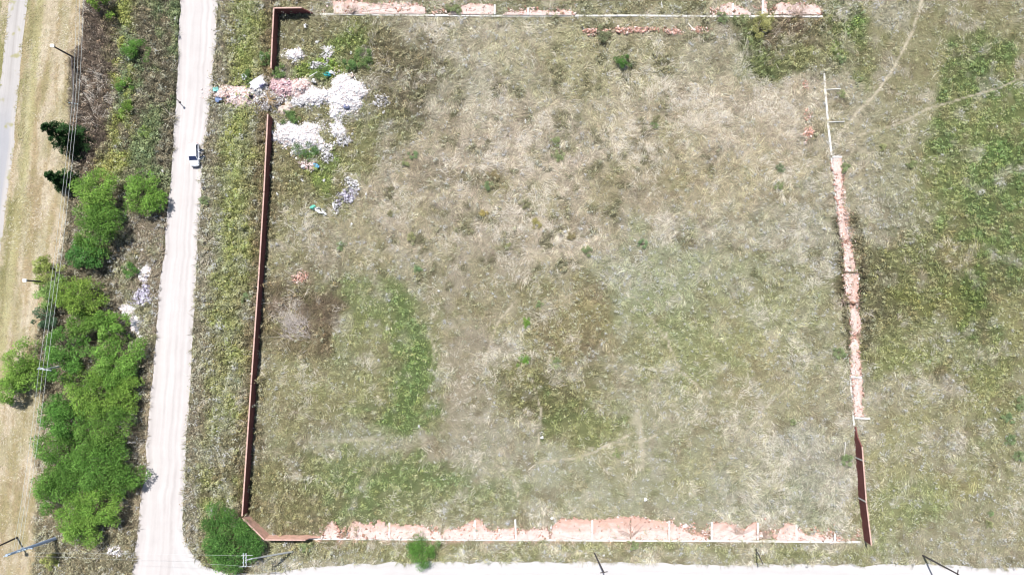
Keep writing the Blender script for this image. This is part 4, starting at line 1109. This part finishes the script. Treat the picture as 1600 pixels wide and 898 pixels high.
# ------------------------------------------------------------------ rubble heaps
def heap(cx, cy, rx, ry, h, pal, n, label, k):
    r = np.random.default_rng(500 + k)
    c = P(cx, cy); root = empty('rubble_heap', c)
    ax, ay = rx * M, ry * M
    ph = r.uniform(0, 6, 4)
    def out(th): return 1 + .2 * np.sin(2 * th + ph[0]) + .13 * np.sin(3 * th + ph[1]) + .1 * np.sin(5 * th + ph[2]) + .07 * np.sin(9 * th + ph[3])
    def hz(u, v, th, rr):
        return h * np.clip(1 - rr ** 2, 0, 1) ** .8 * (.45 + 1.1 * fbm(u + k * 50, v, 1.6, k, 3))
    A, Bn = 40, 12
    th = np.linspace(0, 2 * np.pi, A, endpoint=False)[None]; rr = np.linspace(0, 1, Bn)[:, None]
    o = out(th)
    u = rr * o * np.cos(th) * ax; v = rr * o * np.sin(th) * ay
    z = hz(u, v, th, rr + 0 * th) * .8 - .02
    V = np.stack([u, v, z], -1).reshape(-1, 3)
    i = np.arange(Bn - 1)[:, None] * A; j = np.arange(A)[None]; j2 = (j + 1) % A
    F = np.stack([i + j, i + A + j, i + A + j2, i + j2], -1).reshape(-1, 4)
    F = F[A:]
    V = np.concatenate([V]); 
    Fc = np.array([[0 + A + j_, A + (j_ + 1) % A, A + (j_ + 1) % A, 0] for j_ in range(0)], int).reshape(0, 4)
    V[:A] = V[0]
    F = np.concatenate([np.stack([i[0:1] + j + 0 * j, i[0:1] + A + j, i[0:1] + A + j2, i[0:1] + j2], -1).reshape(-1, 4), F])
    mc = lin(MOUND_COL[pal]) * (.9 + .2 * r.random((len(V), 1)))
    me = np_mesh('mound', V, F, mc * .8, smooth=True)
    dense_mound = pal in ('white', 'pink', 'pink2', 'sand', 'speck', 'grey') and n > 240 or pal == 'sand'
    if dense_mound: link('mound', me, m_rub, root)
    cols = STONE_COL[pal]; wts = np.array([c_[1] for c_ in cols], float); wts /= wts.sum()
    n = int(n * 2.6)
    t = r.uniform(0, 2 * np.pi, n); q = r.uniform(0, 1, n) ** .5 * r.choice([1, 1, 1, 1, 1.15, 1.4], n)
    oo = out(t); uu = q * oo * np.cos(t) * ax; vv = q * oo * np.sin(t) * ay
    zz = hz(uu, vv, t, q) * (.8 if dense_mound else .25) + .03 + (0 if dense_mound else r.uniform(0, .35, n))
    ss = np.exp(r.normal(math.log(.115), .55, n)) * (.9 if pal != 'sand' else .5)
    ci = r.choice(len(cols), n, p=wts)
    fr = [(uu[a], vv[a], zz[a], min(ss[a], .6), lin(cols[ci[a]][0]) * r.uniform(.85, 1.1)) for a in range(n)]
    o_ = link('fragments', chips_mesh(fr, k), m_rub, root); tag(o_, kind='stuff')
    tag(root, label, 'rubble heap', 'rubble and debris heaps')
for k, hp in enumerate(HEAPS): heap(*hp, k)

# ------------------------------------------------------------------ litter: crumpled bags, boards
def crumple(px, py, sx, sy, colr, label, name='rubbish_bag', cat='rubbish', z=.3, rot=None, seed=0, group=None, hh=.5):
    r = random.Random(seed * 31 + int(px * 3 + py))
    bm = bmesh.new(); bmesh.ops.create_icosphere(bm, subdivisions=2, radius=.5)
    bmesh.ops.delete(bm, geom=r.sample(list(bm.verts), 6), context='VERTS')
    for v in bm.verts:
        f = 1 + r.uniform(-.5, .45)
        v.co = Vector((v.co.x * sx * f, v.co.y * sy * f, v.co.z * hh * f))
    o = bm_obj(name, bm, mat_plain(name, tuple(lin(colr, .62)), .5, var=.08, scale=5))
    o.location = P(px, py) + Vector((0, 0, z)); o.rotation_euler = (0, 0, rot if rot is not None else r.uniform(0, 3))
    tag(o, label, cat, group); return o
def board(px, py, sx, sy, rot, colr, label, z=.7, tilt=.1):
    bm = bmesh.new(); box(bm, (0, 0, 0), (sx, sy, .05)); bmesh.ops.bevel(bm, geom=bm.edges[:], offset=.01)
    o = bm_obj('board', bm, mat_plain('painted board', tuple(lin(colr, .6)), .6, var=.06)); o.location = P(px, py) + Vector((0, 0, z)); o.rotation_euler = (tilt, .06, math.radians(rot))
    tag(o, label, 'board'); return o
board(406, 133, 2.2, 1.5, 35, (232, 228, 238), 'flat pale grey board lying on the rubble in the wall gap', 1.15)
board(492, 119, .12, 1.6, -62, (245, 245, 240), 'thin white strip lying on the yellow green bushes', .9)
crumple(513, 119, 1.5, .7, (70, 196, 200), 'crumpled turquoise tarp among yellow green weeds', 'tarp', 'tarp', .9, 0)
crumple(521, 116, .9, .6, (240, 240, 240), 'white sack touching the turquoise tarp', z=.95)
crumple(492, 129, .8, .6, (250, 248, 240), 'white sack on the weeds above the pale grey rubble heap', z=.8)
crumple(340, 141, 1.0, .8, (150, 222, 214), 'light turquoise bag at the road end of the pink heap', z=.6)
crumple(343, 157, 1.2, .9, (130, 150, 190), 'blue grey heap of bags at the road end of the pink heap', z=.5)
crumple(495, 260, .7, .9, (120, 186, 222), 'blue bag beside the small pink rubble heap', z=.5)
crumple(490, 324, .9, .8, (110, 205, 180), 'green bag at the lower end of the rubble dump', z=.5)
crumple(500, 329, 1.6, .8, (250, 250, 250), 'long white bag beside the green bag', z=.5, rot=-.5)
crumple(507, 334, 1.0, .8, (250, 250, 250), 'white bag at the lower right of the long white bag', z=.4)
crumple(524, 322, .6, 1.2, (240, 240, 245), 'upright white bag right of the long white bag', z=.4, rot=.3)
crumple(394, 153, .8, .5, (30, 28, 40), 'black bag in the hollow of the pink and grey rubble', z=.8)
crumple(413, 137, .7, .6, (110, 108, 140), 'purple grey lump beside the pale board', z=1.2)
crumple(543, 169, 1.0, .7, (150, 155, 185), 'blue grey bag low on the largest white heap', z=1.0)
crumple(384, 123, .9, .9, (240, 240, 242), 'white bag in the green bush above the road rubble', z=1.0)
crumple(427, 209, .4, .9, (250, 250, 250), 'narrow white bag by the long wall next to the oval heap', z=.4, rot=0)
crumple(435, 305, .8, .5, (245, 245, 240), 'white bag by the long wall left of the purple grey heap', z=.4)
crumple(479, 43, .5, .8, (250, 250, 250), 'bright white bag inside the standing corner wall', z=.5, rot=.2)
GL = 'small scraps of litter'
LIT = [(496, 67, 'white scrap below the bright white bag inside the corner wall'), (549, 84, 'pale scrap on the green bush near the slim white heap'),
 (351, 109, 'white scrap in the weeds between the road and corner wall'), (334, 189, 'pale scrap beside the road just below the pink heap'),
 (428, 278, 'white scrap by the long wall left of the small pink heap'), (473, 282, 'white scrap in the weeds below the small pink heap'),
 (507, 282, 'pale scraps above the green bag in the rubble dump'), (573, 304, 'white scrap right of the purple grey heap'),
 (550, 350, 'white scrap in the straw below the dump'), (256, 268, 'pale scrap beside the road above the grove'),
 (314, 358, 'white scrap on the right road edge below the small dark shrub'), (309, 464, 'white scrap on the right road edge at the middle'),
 (320, 476, 'small white scrap in weeds near the middle of the road'), (303, 562, 'white scrap on the right road edge, lower half'),
 (297, 661, 'pale scrap on the right road edge above the bend'), (255, 343, 'white scrap on the left road edge right of the broad grove tree'),
 (246, 466, 'white scrap between the rubbish trail and the road'), (224, 391, 'white scrap just above the rubbish trail'),
 (215, 402, 'elongated white scrap above left of the rubbish trail'), (221, 526, 'pale scrap at the lower end of the rubbish trail'),
 (655, 665, 'single white scrap near the foot of the round green patch'), (685, 455, 'white scrap in the grass right above the green patch'),
 (821, 190, 'tiny white scrap in the upper middle straw'), (847, 682, 'white scrap below the middle weeds'),
 (1008, 779, 'narrow white scrap above the large fallen panels'), (862, 808, 'pale scrap at the left corner of the whole fallen panel'),
 (861, 822, 'white chip on the torn left edge of the whole fallen panel'), (883, 362, 'tiny white scrap near the lot centre'),
 (943, 866, 'cream lump on the lower verge beside a pole'), (527, 130, 'white scrap above the largest white heap'),
 (551, 210, 'white scrap right of the small white heap'), (578, 178, 'pale scrap below right of the largest white heap'),
 (1390, 826, 'pale scrap outside the bottom right wall end'), (600, 176, 'pinkish scrap under the sparse grey patch')]
for k, (x, y, lab) in enumerate(LIT):
    r = random.Random(k); crumple(x, y, r.uniform(.35, .65), r.uniform(.3, .5), (248, 246, 242), lab, 'litter_scrap', 'litter', .35, seed=k, group=GL, hh=.3)

# dry branches on slabs and rubble
m_twig = mat_plain('dead twigs', (.36, .27, .22), .9, var=.3)
def branch(px, py, n, L, label, seed, z=.35, fan=(0, 2 * math.pi), mat=None, o=.2, w=1.0):
    r = random.Random(seed); bm = bmesh.new(); c = P(px, py)
    for _ in range(n):
        a = r.uniform(*fan); l = L * r.uniform(.5, 1); p0 = Vector((r.uniform(-o, o), r.uniform(-o, o), z))
        p1 = p0 + Vector((math.cos(a) * l * .5, math.sin(a) * l * .5, r.uniform(.05, .4)))
        p2 = p0 + Vector((math.cos(a + r.uniform(-.4, .4)) * l, math.sin(a + r.uniform(-.4, .4)) * l, r.uniform(0, .3)))
        tube(bm, [p0, p1, p2], [.045 * w, .03 * w, .012 * w], 4)
    o = bm_obj('dry_branch', bm, mat or m_twig); o.location = c; tag(o, label, 'branch'); return o
branch(986, 836, 16, 3.6, 'dry branches spread over the large fallen panels at the bottom', 3, .35, (.1, 3.0))
branch(424, 158, 40, 2.2, 'brown dead branches lying on the speckled rubble in the wall gap', 4, .9, (0, 6.28), mat_plain('brown twigs', (.3, .22, .12), .9, var=.3))
branch(1245, 24, 30, 2.4, 'grey dead branches over the top right fallen panel', 5, .5, (-.5, 3.6))
branch(550, 22, 20, 2.0, 'dead stalks leaning over the longest upper fallen panel', 6, .5, (.3, 2.8))
branch(1150, 832, 26, 2.4, 'dry stalks covering the dip in a lower right fallen panel', 7, .4, (.2, 3.0))
branch(1195, 838, 26, 2.6, 'dark stalk clump between two lower right fallen panels', 8, .4, (.2, 3.0))
branch(1382 - 65, 470, 14, 1.8, 'dark twigs beside the widest right fallen panel', 9, .4)
branch(470, 515, 110, 4.0, 'large fan of bleached dead branches by the long wall', 10, .5, (1.6, 3.2), mat_plain('bleached twigs', (.36, .32, .29), .9, var=.3), o=1.9, w=.75)

# ------------------------------------------------------------------ poles, lamps and wires
m_dpole = mat_plain('dark weathered wood', (.07, .06, .06), .8, var=.2)
m_gpole = mat_plain('grey concrete pole', (.42, .43, .42), .8, var=.12)
m_steel = mat_plain('galvanised blue steel', (.36, .44, .62), .45, .3, var=.12)
m_white = mat_plain('white enamel', (.8, .8, .8), .4)
m_wire = mat_plain('aluminium wire', (.5, .52, .5), .5, .2)
m_ins = mat_plain('glazed insulator', (.55, .65, .68), .3)
def rod(name, a, b, r0, r1, mat, parent, seg=8):
    bm = bmesh.new(); a = Vector(a); b = Vector(b); tube(bm, [a, a.lerp(b, .5), b], [r0, (r0 + r1) / 2, r1], seg)
    return bm_obj(name, bm, mat, parent)
def lamp_post(bx, by, tx, ty, h, label):
    b = P(bx, by); t = P(tx, ty, h); root = empty('street_lamp', b); v = t - b
    rod('pole', (0, 0, 0), v, .16, .12, m_dpole, root)
    bm = bmesh.new(); box(bm, (v.x, v.y, v.z + .05), (.62, .5, .22)); bmesh.ops.bevel(bm, geom=bm.edges[:], offset=.07, segments=2)
    hd = bm_obj('lamp_head', bm, m_white, root)
    return tag(root, label, 'street lamp', 'white headed lamp posts by the mown strip')
lamp_post(117, 91, 82, 72, 5.4, 'dark post with small white lamp head in the upper left, by the mown strip')
lamp_post(84, 441, 39, 438, 6.8, 'dark post with small white lamp head halfway down the mown strip')
lamp_post(27, 839, -12, 857, 6.4, 'dark post at the bottom left, its lamp head outside the frame')

# line pole with crossarms inside the grove
def line_pole(bx, by, tx, ty, h, label, arms, mat, shaft=(.17, .11), ins=True):
    b = P(bx, by); t = P(tx, ty, h); root = empty('power_pole', b); v = t - b
    rod('pole', (0, 0, 0), v, *shaft, mat, root)
    for (f, dx, dy, off) in arms:             # fraction up, half-arm vector, side offset
        c = v * f + Vector((off[0], off[1], 0)); d = Vector((dx, dy, 0))
        ar = bmesh.new(); cc = c; box(ar, (cc.x, cc.y, cc.z), (2 * d.length, .11, .13), math.atan2(dy, dx)); ao = bm_obj('crossarm', ar, mat, root)
        if ins:
            for s in (-.95, -.35, .35, .95):
                q = bmesh.new(); p = c + d * s
                tube(q, [(p.x, p.y, p.z + .06), (p.x, p.y, p.z + .18), (p.x, p.y, p.z + .34)], [.05, .09, .04], 8)
                bm_obj('insulator', q, m_ins, ao)
    return tag(root, label, 'power pole')
wy = P(68, 577, 8.5)
line_pole(112, 569, 68, 577, 8.6, 'wooden line pole with crossarms standing inside the grove under the wires', [(.99, .85, -.12, (0, 0)), (.93, .95, -.25, (0, 0))], m_gpole)
line_pole(112, 90, 116, 163, 5.2, 'dark half toppled line pole leaning along the brown belt edge', [(.99, .7, -.1, (0, 0))], m_dpole, (.12, .1))
# blue steel pole bottom left
bp = line_pole(88, 840, 10, 867, 10.4, 'tall blue grey steel pole with arms at the bottom left corner', [(.60, .9, -.05, (0, 0)), (.97, .5, .2, (0, 0)), (.8, .6, .1, (0, 0)), (.7, .7, .1, (0, 0))], m_steel, (.3, .2))
pa = line_pole(458, 861, 384, 874, 9.2, 'leaning grey concrete pole with an H shaped crossarm beside the round tree', [(.99, .0, 1.05, (0, 0)), (.99, .02, 1.05, (-.42, 0)), (.93, .5, .16, (0, 0))], m_gpole, (.17, .09))
rod('tie_bar', P(377, 867, 9.1) - P(458, 861), P(395, 867, 9.1) - P(458, 861), .04, .04, m_gpole, pa)
rod('tie_bar', P(374, 885, 9.1) - P(458, 861), P(394, 884, 9.1) - P(458, 861), .04, .04, m_gpole, pa)
line_pole(928.5, 863, 944, 894, 7.6, 'dark pole on the lower verge below the large fallen panels', [(.98, .6, .1, (0, 0))], m_dpole, (.13, .1), False)
line_pole(1181, 857, 1192, 880, 4.6, 'short dark pole on the lower verge at the right', [], m_dpole, (.1, .08), False)
pr = line_pole(1442, 867, 1498, 897, 8.4, 'dark leaning pole at the edge of the lane, bottom right', [(.97, .1, .7, (0, 0))], m_dpole, (.15, .12), False)
line_pole(274, 153, 281, 160, 1.2, 'short bent dark marker post with a round top on the left road edge', [], m_dpole, (.07, .06), False)
mk = COL.objects[-1] if False else None
bm = bmesh.new(); bmesh.ops.create_uvsphere(bm, u_segments=12, v_segments=8, radius=.2)
for o in list(COL.objects):
    if o.get('label', '').startswith('short bent dark marker'):
        hd = bm_obj('round_head', bm, m_dpole, o); hd.location = P(281, 160, 1.2) - o.location

def wire(pts, label, r=.022, sag=.35, group=None):
    bm = bmesh.new(); allp = []
    for a, b in zip(pts[:-1], pts[1:]):
        for k in range(9 if b is not pts[-1] else 10):
            t = k / 9; p = a.lerp(b, t); p.z -= sag * 4 * t * (1 - t); allp.append(tuple(p))
    tube(bm, allp, [r] * len(allp), 5)
    o = bm_obj('power_line', bm, m_wire); tag(o, label, 'wire', group); return o
z = 8.9
for k, (a, b, c, d, nm) in enumerate([((119, -60), (113, 160), (60.5, 578), (21, 860), 'left'), ((125, -60), (117.5, 160), (66.5, 578), (27, 859), 'middle'), ((131, -60), (122, 160), (73, 578), (32, 858), 'right')]):
    wire([P(a[0], a[1], z), P(b[0], b[1], 5.6), P(c[0], c[1], z), P(d[0], d[1], z)], nm + ' wire of the three running down over the grove', group='three wires over the grove')
wire([P(40, 863, 9), P(384, 868, 9.2)], 'thin wire from the blue steel pole to the leaning pole, upper of two', .012)
wire([P(42, 868, 9), P(384, 884, 9.2)], 'thin wire from the blue steel pole to the leaning pole, lower of two', .01)

# ------------------------------------------------------------------ the white car
m_paint = mat_plain('white car paint', (.78, .79, .82), .25, spec=.5)
m_glass = mat_plain('dark window glass', (.03, .04, .09), .08, spec=.6)
m_tyre = mat_plain('tyre rubber', (.02, .02, .02), .8)
m_trim = mat_plain('black trim', (.03, .03, .035), .5)
m_rim = mat_plain('alloy', (.5, .5, .52), .35, .7)
m_lens = mat_plain('headlight lens', (.75, .78, .8), .1, spec=.6)
m_red = mat_plain('tail light', (.5, .02, .02), .3)
m_seat = mat_plain('grey seats', (.16, .15, .18), .9)
def make_car(px, py, rz):
    root = empty('hatchback_car', P(px, py)+ Vector((0, 0, .012)), rz)     # forward = -Y local
    L, W_, = 3.9, 1.66
    # sections along y: (y, halfwidth bottom, halfwidth top, z bottom, z top)
    sec = [(-1.98, .3, .26, .4, .56), (-1.9, .56, .48, .34, .64), (-1.74, .72, .62, .27, .76), (-1.4, .82, .73, .24, .90), (-.95, .83, .76, .22, .98), (-.6, .83, .78, .22, 1.0), (.3, .83, .78, .22, 1.0), (1.2, .83, .78, .22, 1.0), (1.7, .81, .76, .26, 1.0), (1.88, .74, .70, .32, .98), (1.95, .62, .6, .4, .8)]
    bm = bmesh.new(); rings = []
    for (y, wb, wt, zb, zt) in sec:
        prof = [(-wb * .9, zb), (-wb, zb + .12), (-wb, (zb + zt) / 2), (-wt, zt - .04), (-wt * .85, zt + .01), (0, zt + .04), (wt * .85, zt + .01), (wt, zt - .04), (wb, (zb + zt) / 2), (wb, zb + .12), (wb * .9, zb)]
        rings.append([bm.verts.new((x, y, z)) for x, z in prof])
    for a, b in zip(rings[:-1], rings[1:]):
        n = len(a)
        for k in range(n): bm.faces.new((a[k], a[(k + 1) % n], b[(k + 1) % n], b[k]))
    bm.faces.new(rings[0]); bm.faces.new(rings[-1][::-1])
    bm_obj('body', bm, m_paint, root, True)
    # cabin glass and roof
    zb, zt = 1.0, 1.47
    bw = [(-.74, -.98), (.74, -.98), (.74, 1.72), (-.74, 1.72)]; tw = [(-.64, -.3), (.64, -.3), (.64, 1.5), (-.64, 1.5)]
    def quad(nm, pts, mat, par=root, th=.02):
        bm = bmesh.new(); vs = [bm.verts.new(p) for p in pts]; f = bm.faces.new(vs); f.normal_update(); n = f.normal.copy()
        r = bmesh.ops.extrude_face_region(bm, geom=[f]); bmesh.ops.translate(bm, verts=[v for v in r['geom'] if isinstance(v, bmesh.types.BMVert)], vec=n * th)
        return bm_obj(nm, bm, mat, par)
    B = lambda i: (*bw[i], zb); T_ = lambda i: (*tw[i], zt)
    quad('windscreen', [B(0), B(1), T_(1), T_(0)], m_glass)
    quad('rear_window', [B(2), B(3), T_(3), T_(2)], m_glass)
    quad('side_window', [B(3), B(0), T_(0), T_(3)], m_glass)
    # left (open) side keeps a dark opening: dark interior and seats
    quad('cabin_interior', [(.70, -.9, .4), (.70, 1.0, .4), (.62, 1.0, zt - .03), (.62, -.4, zt - .03)], m_seat)
    quad('side_window', [(.74, .95, zb), (.74, 1.72, zb), (.58, 1.5, zt), (.60, .95, zt)], m_glass)
    bm = bmesh.new()
    rr = [[(-.69, -.36), (.69, -.36), (.69, 1.6), (-.69, 1.6)], [(-.6, -.26), (.6, -.26), (.6, 1.48), (-.6, 1.48)]]
    v1 = [bm.verts.new((x, y, 1.47)) for x, y in rr[0]]; v2 = [bm.verts.new((x, y, 1.53)) for x, y in rr[1]]
    for k in range(4): bm.faces.new((v1[k], v1[(k + 1) % 4], v2[(k + 1) % 4], v2[k]))
    bm.faces.new(v2); bm.faces.new(v1[::-1]); bm_obj('roof', bm, m_paint, root)
    for s in (-1, 1):
        rod('pillar', (.75 * s, -1.0, 1.0), (.6 * s, -.36, 1.49), .045, .045, m_paint, root, 6)
        rod('pillar', (.75 * s, 1.74, 1.0), (.6 * s, 1.52, 1.49), .06, .06, m_paint, root, 6)
        rod('pillar', (.75 * s, .45, 1.0), (.61 * s, .45, 1.49), .045, .045, m_trim, root, 6)
        b = bmesh.new(); box(b, (.92 * s, -.82, 1.02), (.2, .14, .14)); bmesh.ops.bevel(b, geom=b.edges[:], offset=.03); bm_obj('mirror', b, m_paint, root)
        b = bmesh.new(); box(b, (.56 * s, -1.74, .68), (.28, .2, .14), -.5 * s); bmesh.ops.bevel(b, geom=b.edges[:], offset=.03); bm_obj('headlight', b, m_lens, root)
        b = bmesh.new(); box(b, (.62 * s, 1.88, .82), (.2, .12, .3)); bmesh.ops.bevel(b, geom=b.edges[:], offset=.02); bm_obj('tail_light', b, m_red, root)
        for yy in (-1.22, 1.25):
            b = bmesh.new(); bmesh.ops.create_cone(b, cap_ends=True, segments=20, radius1=.3, radius2=.3, depth=.2, matrix=Matrix.Translation((.76 * s, yy, .3)) @ Matrix.Rotation(math.pi / 2, 4, 'Y'))
            wh = bm_obj('wheel', b, m_tyre, root)
            b = bmesh.new(); bmesh.ops.create_cone(b, cap_ends=True, segments=16, radius1=.19, radius2=.17, depth=.03, matrix=Matrix.Translation((.87 * s, yy, .3)) @ Matrix.Rotation(math.pi / 2 * s, 4, 'Y'))
            bm_obj('rim', b, m_rim, wh)
    b = bmesh.new(); box(b, (0, -1.93, .42), (1.2, .08, .2)); bmesh.ops.bevel(b, geom=b.edges[:], offset=.03); bm_obj('grille', b, m_trim, root)
    b = bmesh.new(); box(b, (0, 1.95, .45), (1.3, .1, .22)); bmesh.ops.bevel(b, geom=b.edges[:], offset=.03); bm_obj('rear_bumper', b, m_paint, root)
    # two open doors on the car's left side, hinged at their front edge
    for hy, ln, ang in ((-.78, 1.05, 58), (.42, .9, 62)):
        a = math.radians(ang)
        d = Vector((math.sin(a), math.cos(a), 0)); h0 = Vector((.85, hy, 0)); n = Vector((d.y, -d.x, 0)) * .07
        b = bmesh.new(); pts = [h0, h0 + d * ln]
        lo = [p + s_ * n for p in pts for s_ in (0, 1)]
        def prism(bm, q, z0, z1, inx=0):
            a0 = [bm.verts.new((p.x, p.y, z0)) for p in (q[0], q[2], q[3], q[1])]; a1 = [bm.verts.new((p.x, p.y, z1)) for p in (q[0], q[2], q[3], q[1])]
            for k in range(4): bm.faces.new((a0[k], a0[(k + 1) % 4], a1[(k + 1) % 4], a1[k]))
            bm.faces.new(a0[::-1]); bm.faces.new(a1)
        prism(b, lo, .32, .98); dr = bm_obj('door', b, m_paint, root)
        b = bmesh.new(); q = [h0 + d * .25 + n * .3, h0 + d * .25 + n * .6, h0 + d * (ln - .06) + n * .3, h0 + d * (ln - .06) + n * .6]; prism(b, q, .98, 1.38); bm_obj('door_window', b, m_glass, dr)
        b = bmesh.new(); box(b, tuple(h0 + d * (ln - .15) + n * 1.2 + Vector((0, 0, .85))), (.14, .04, .04), math.atan2(d.y, d.x)); bm_obj('handle', b, m_trim, dr)
    return tag(root, 'small white hatchback with its left doors open, parked on the dirt road', 'car')
make_car(306.5, 243.5, math.radians(2))
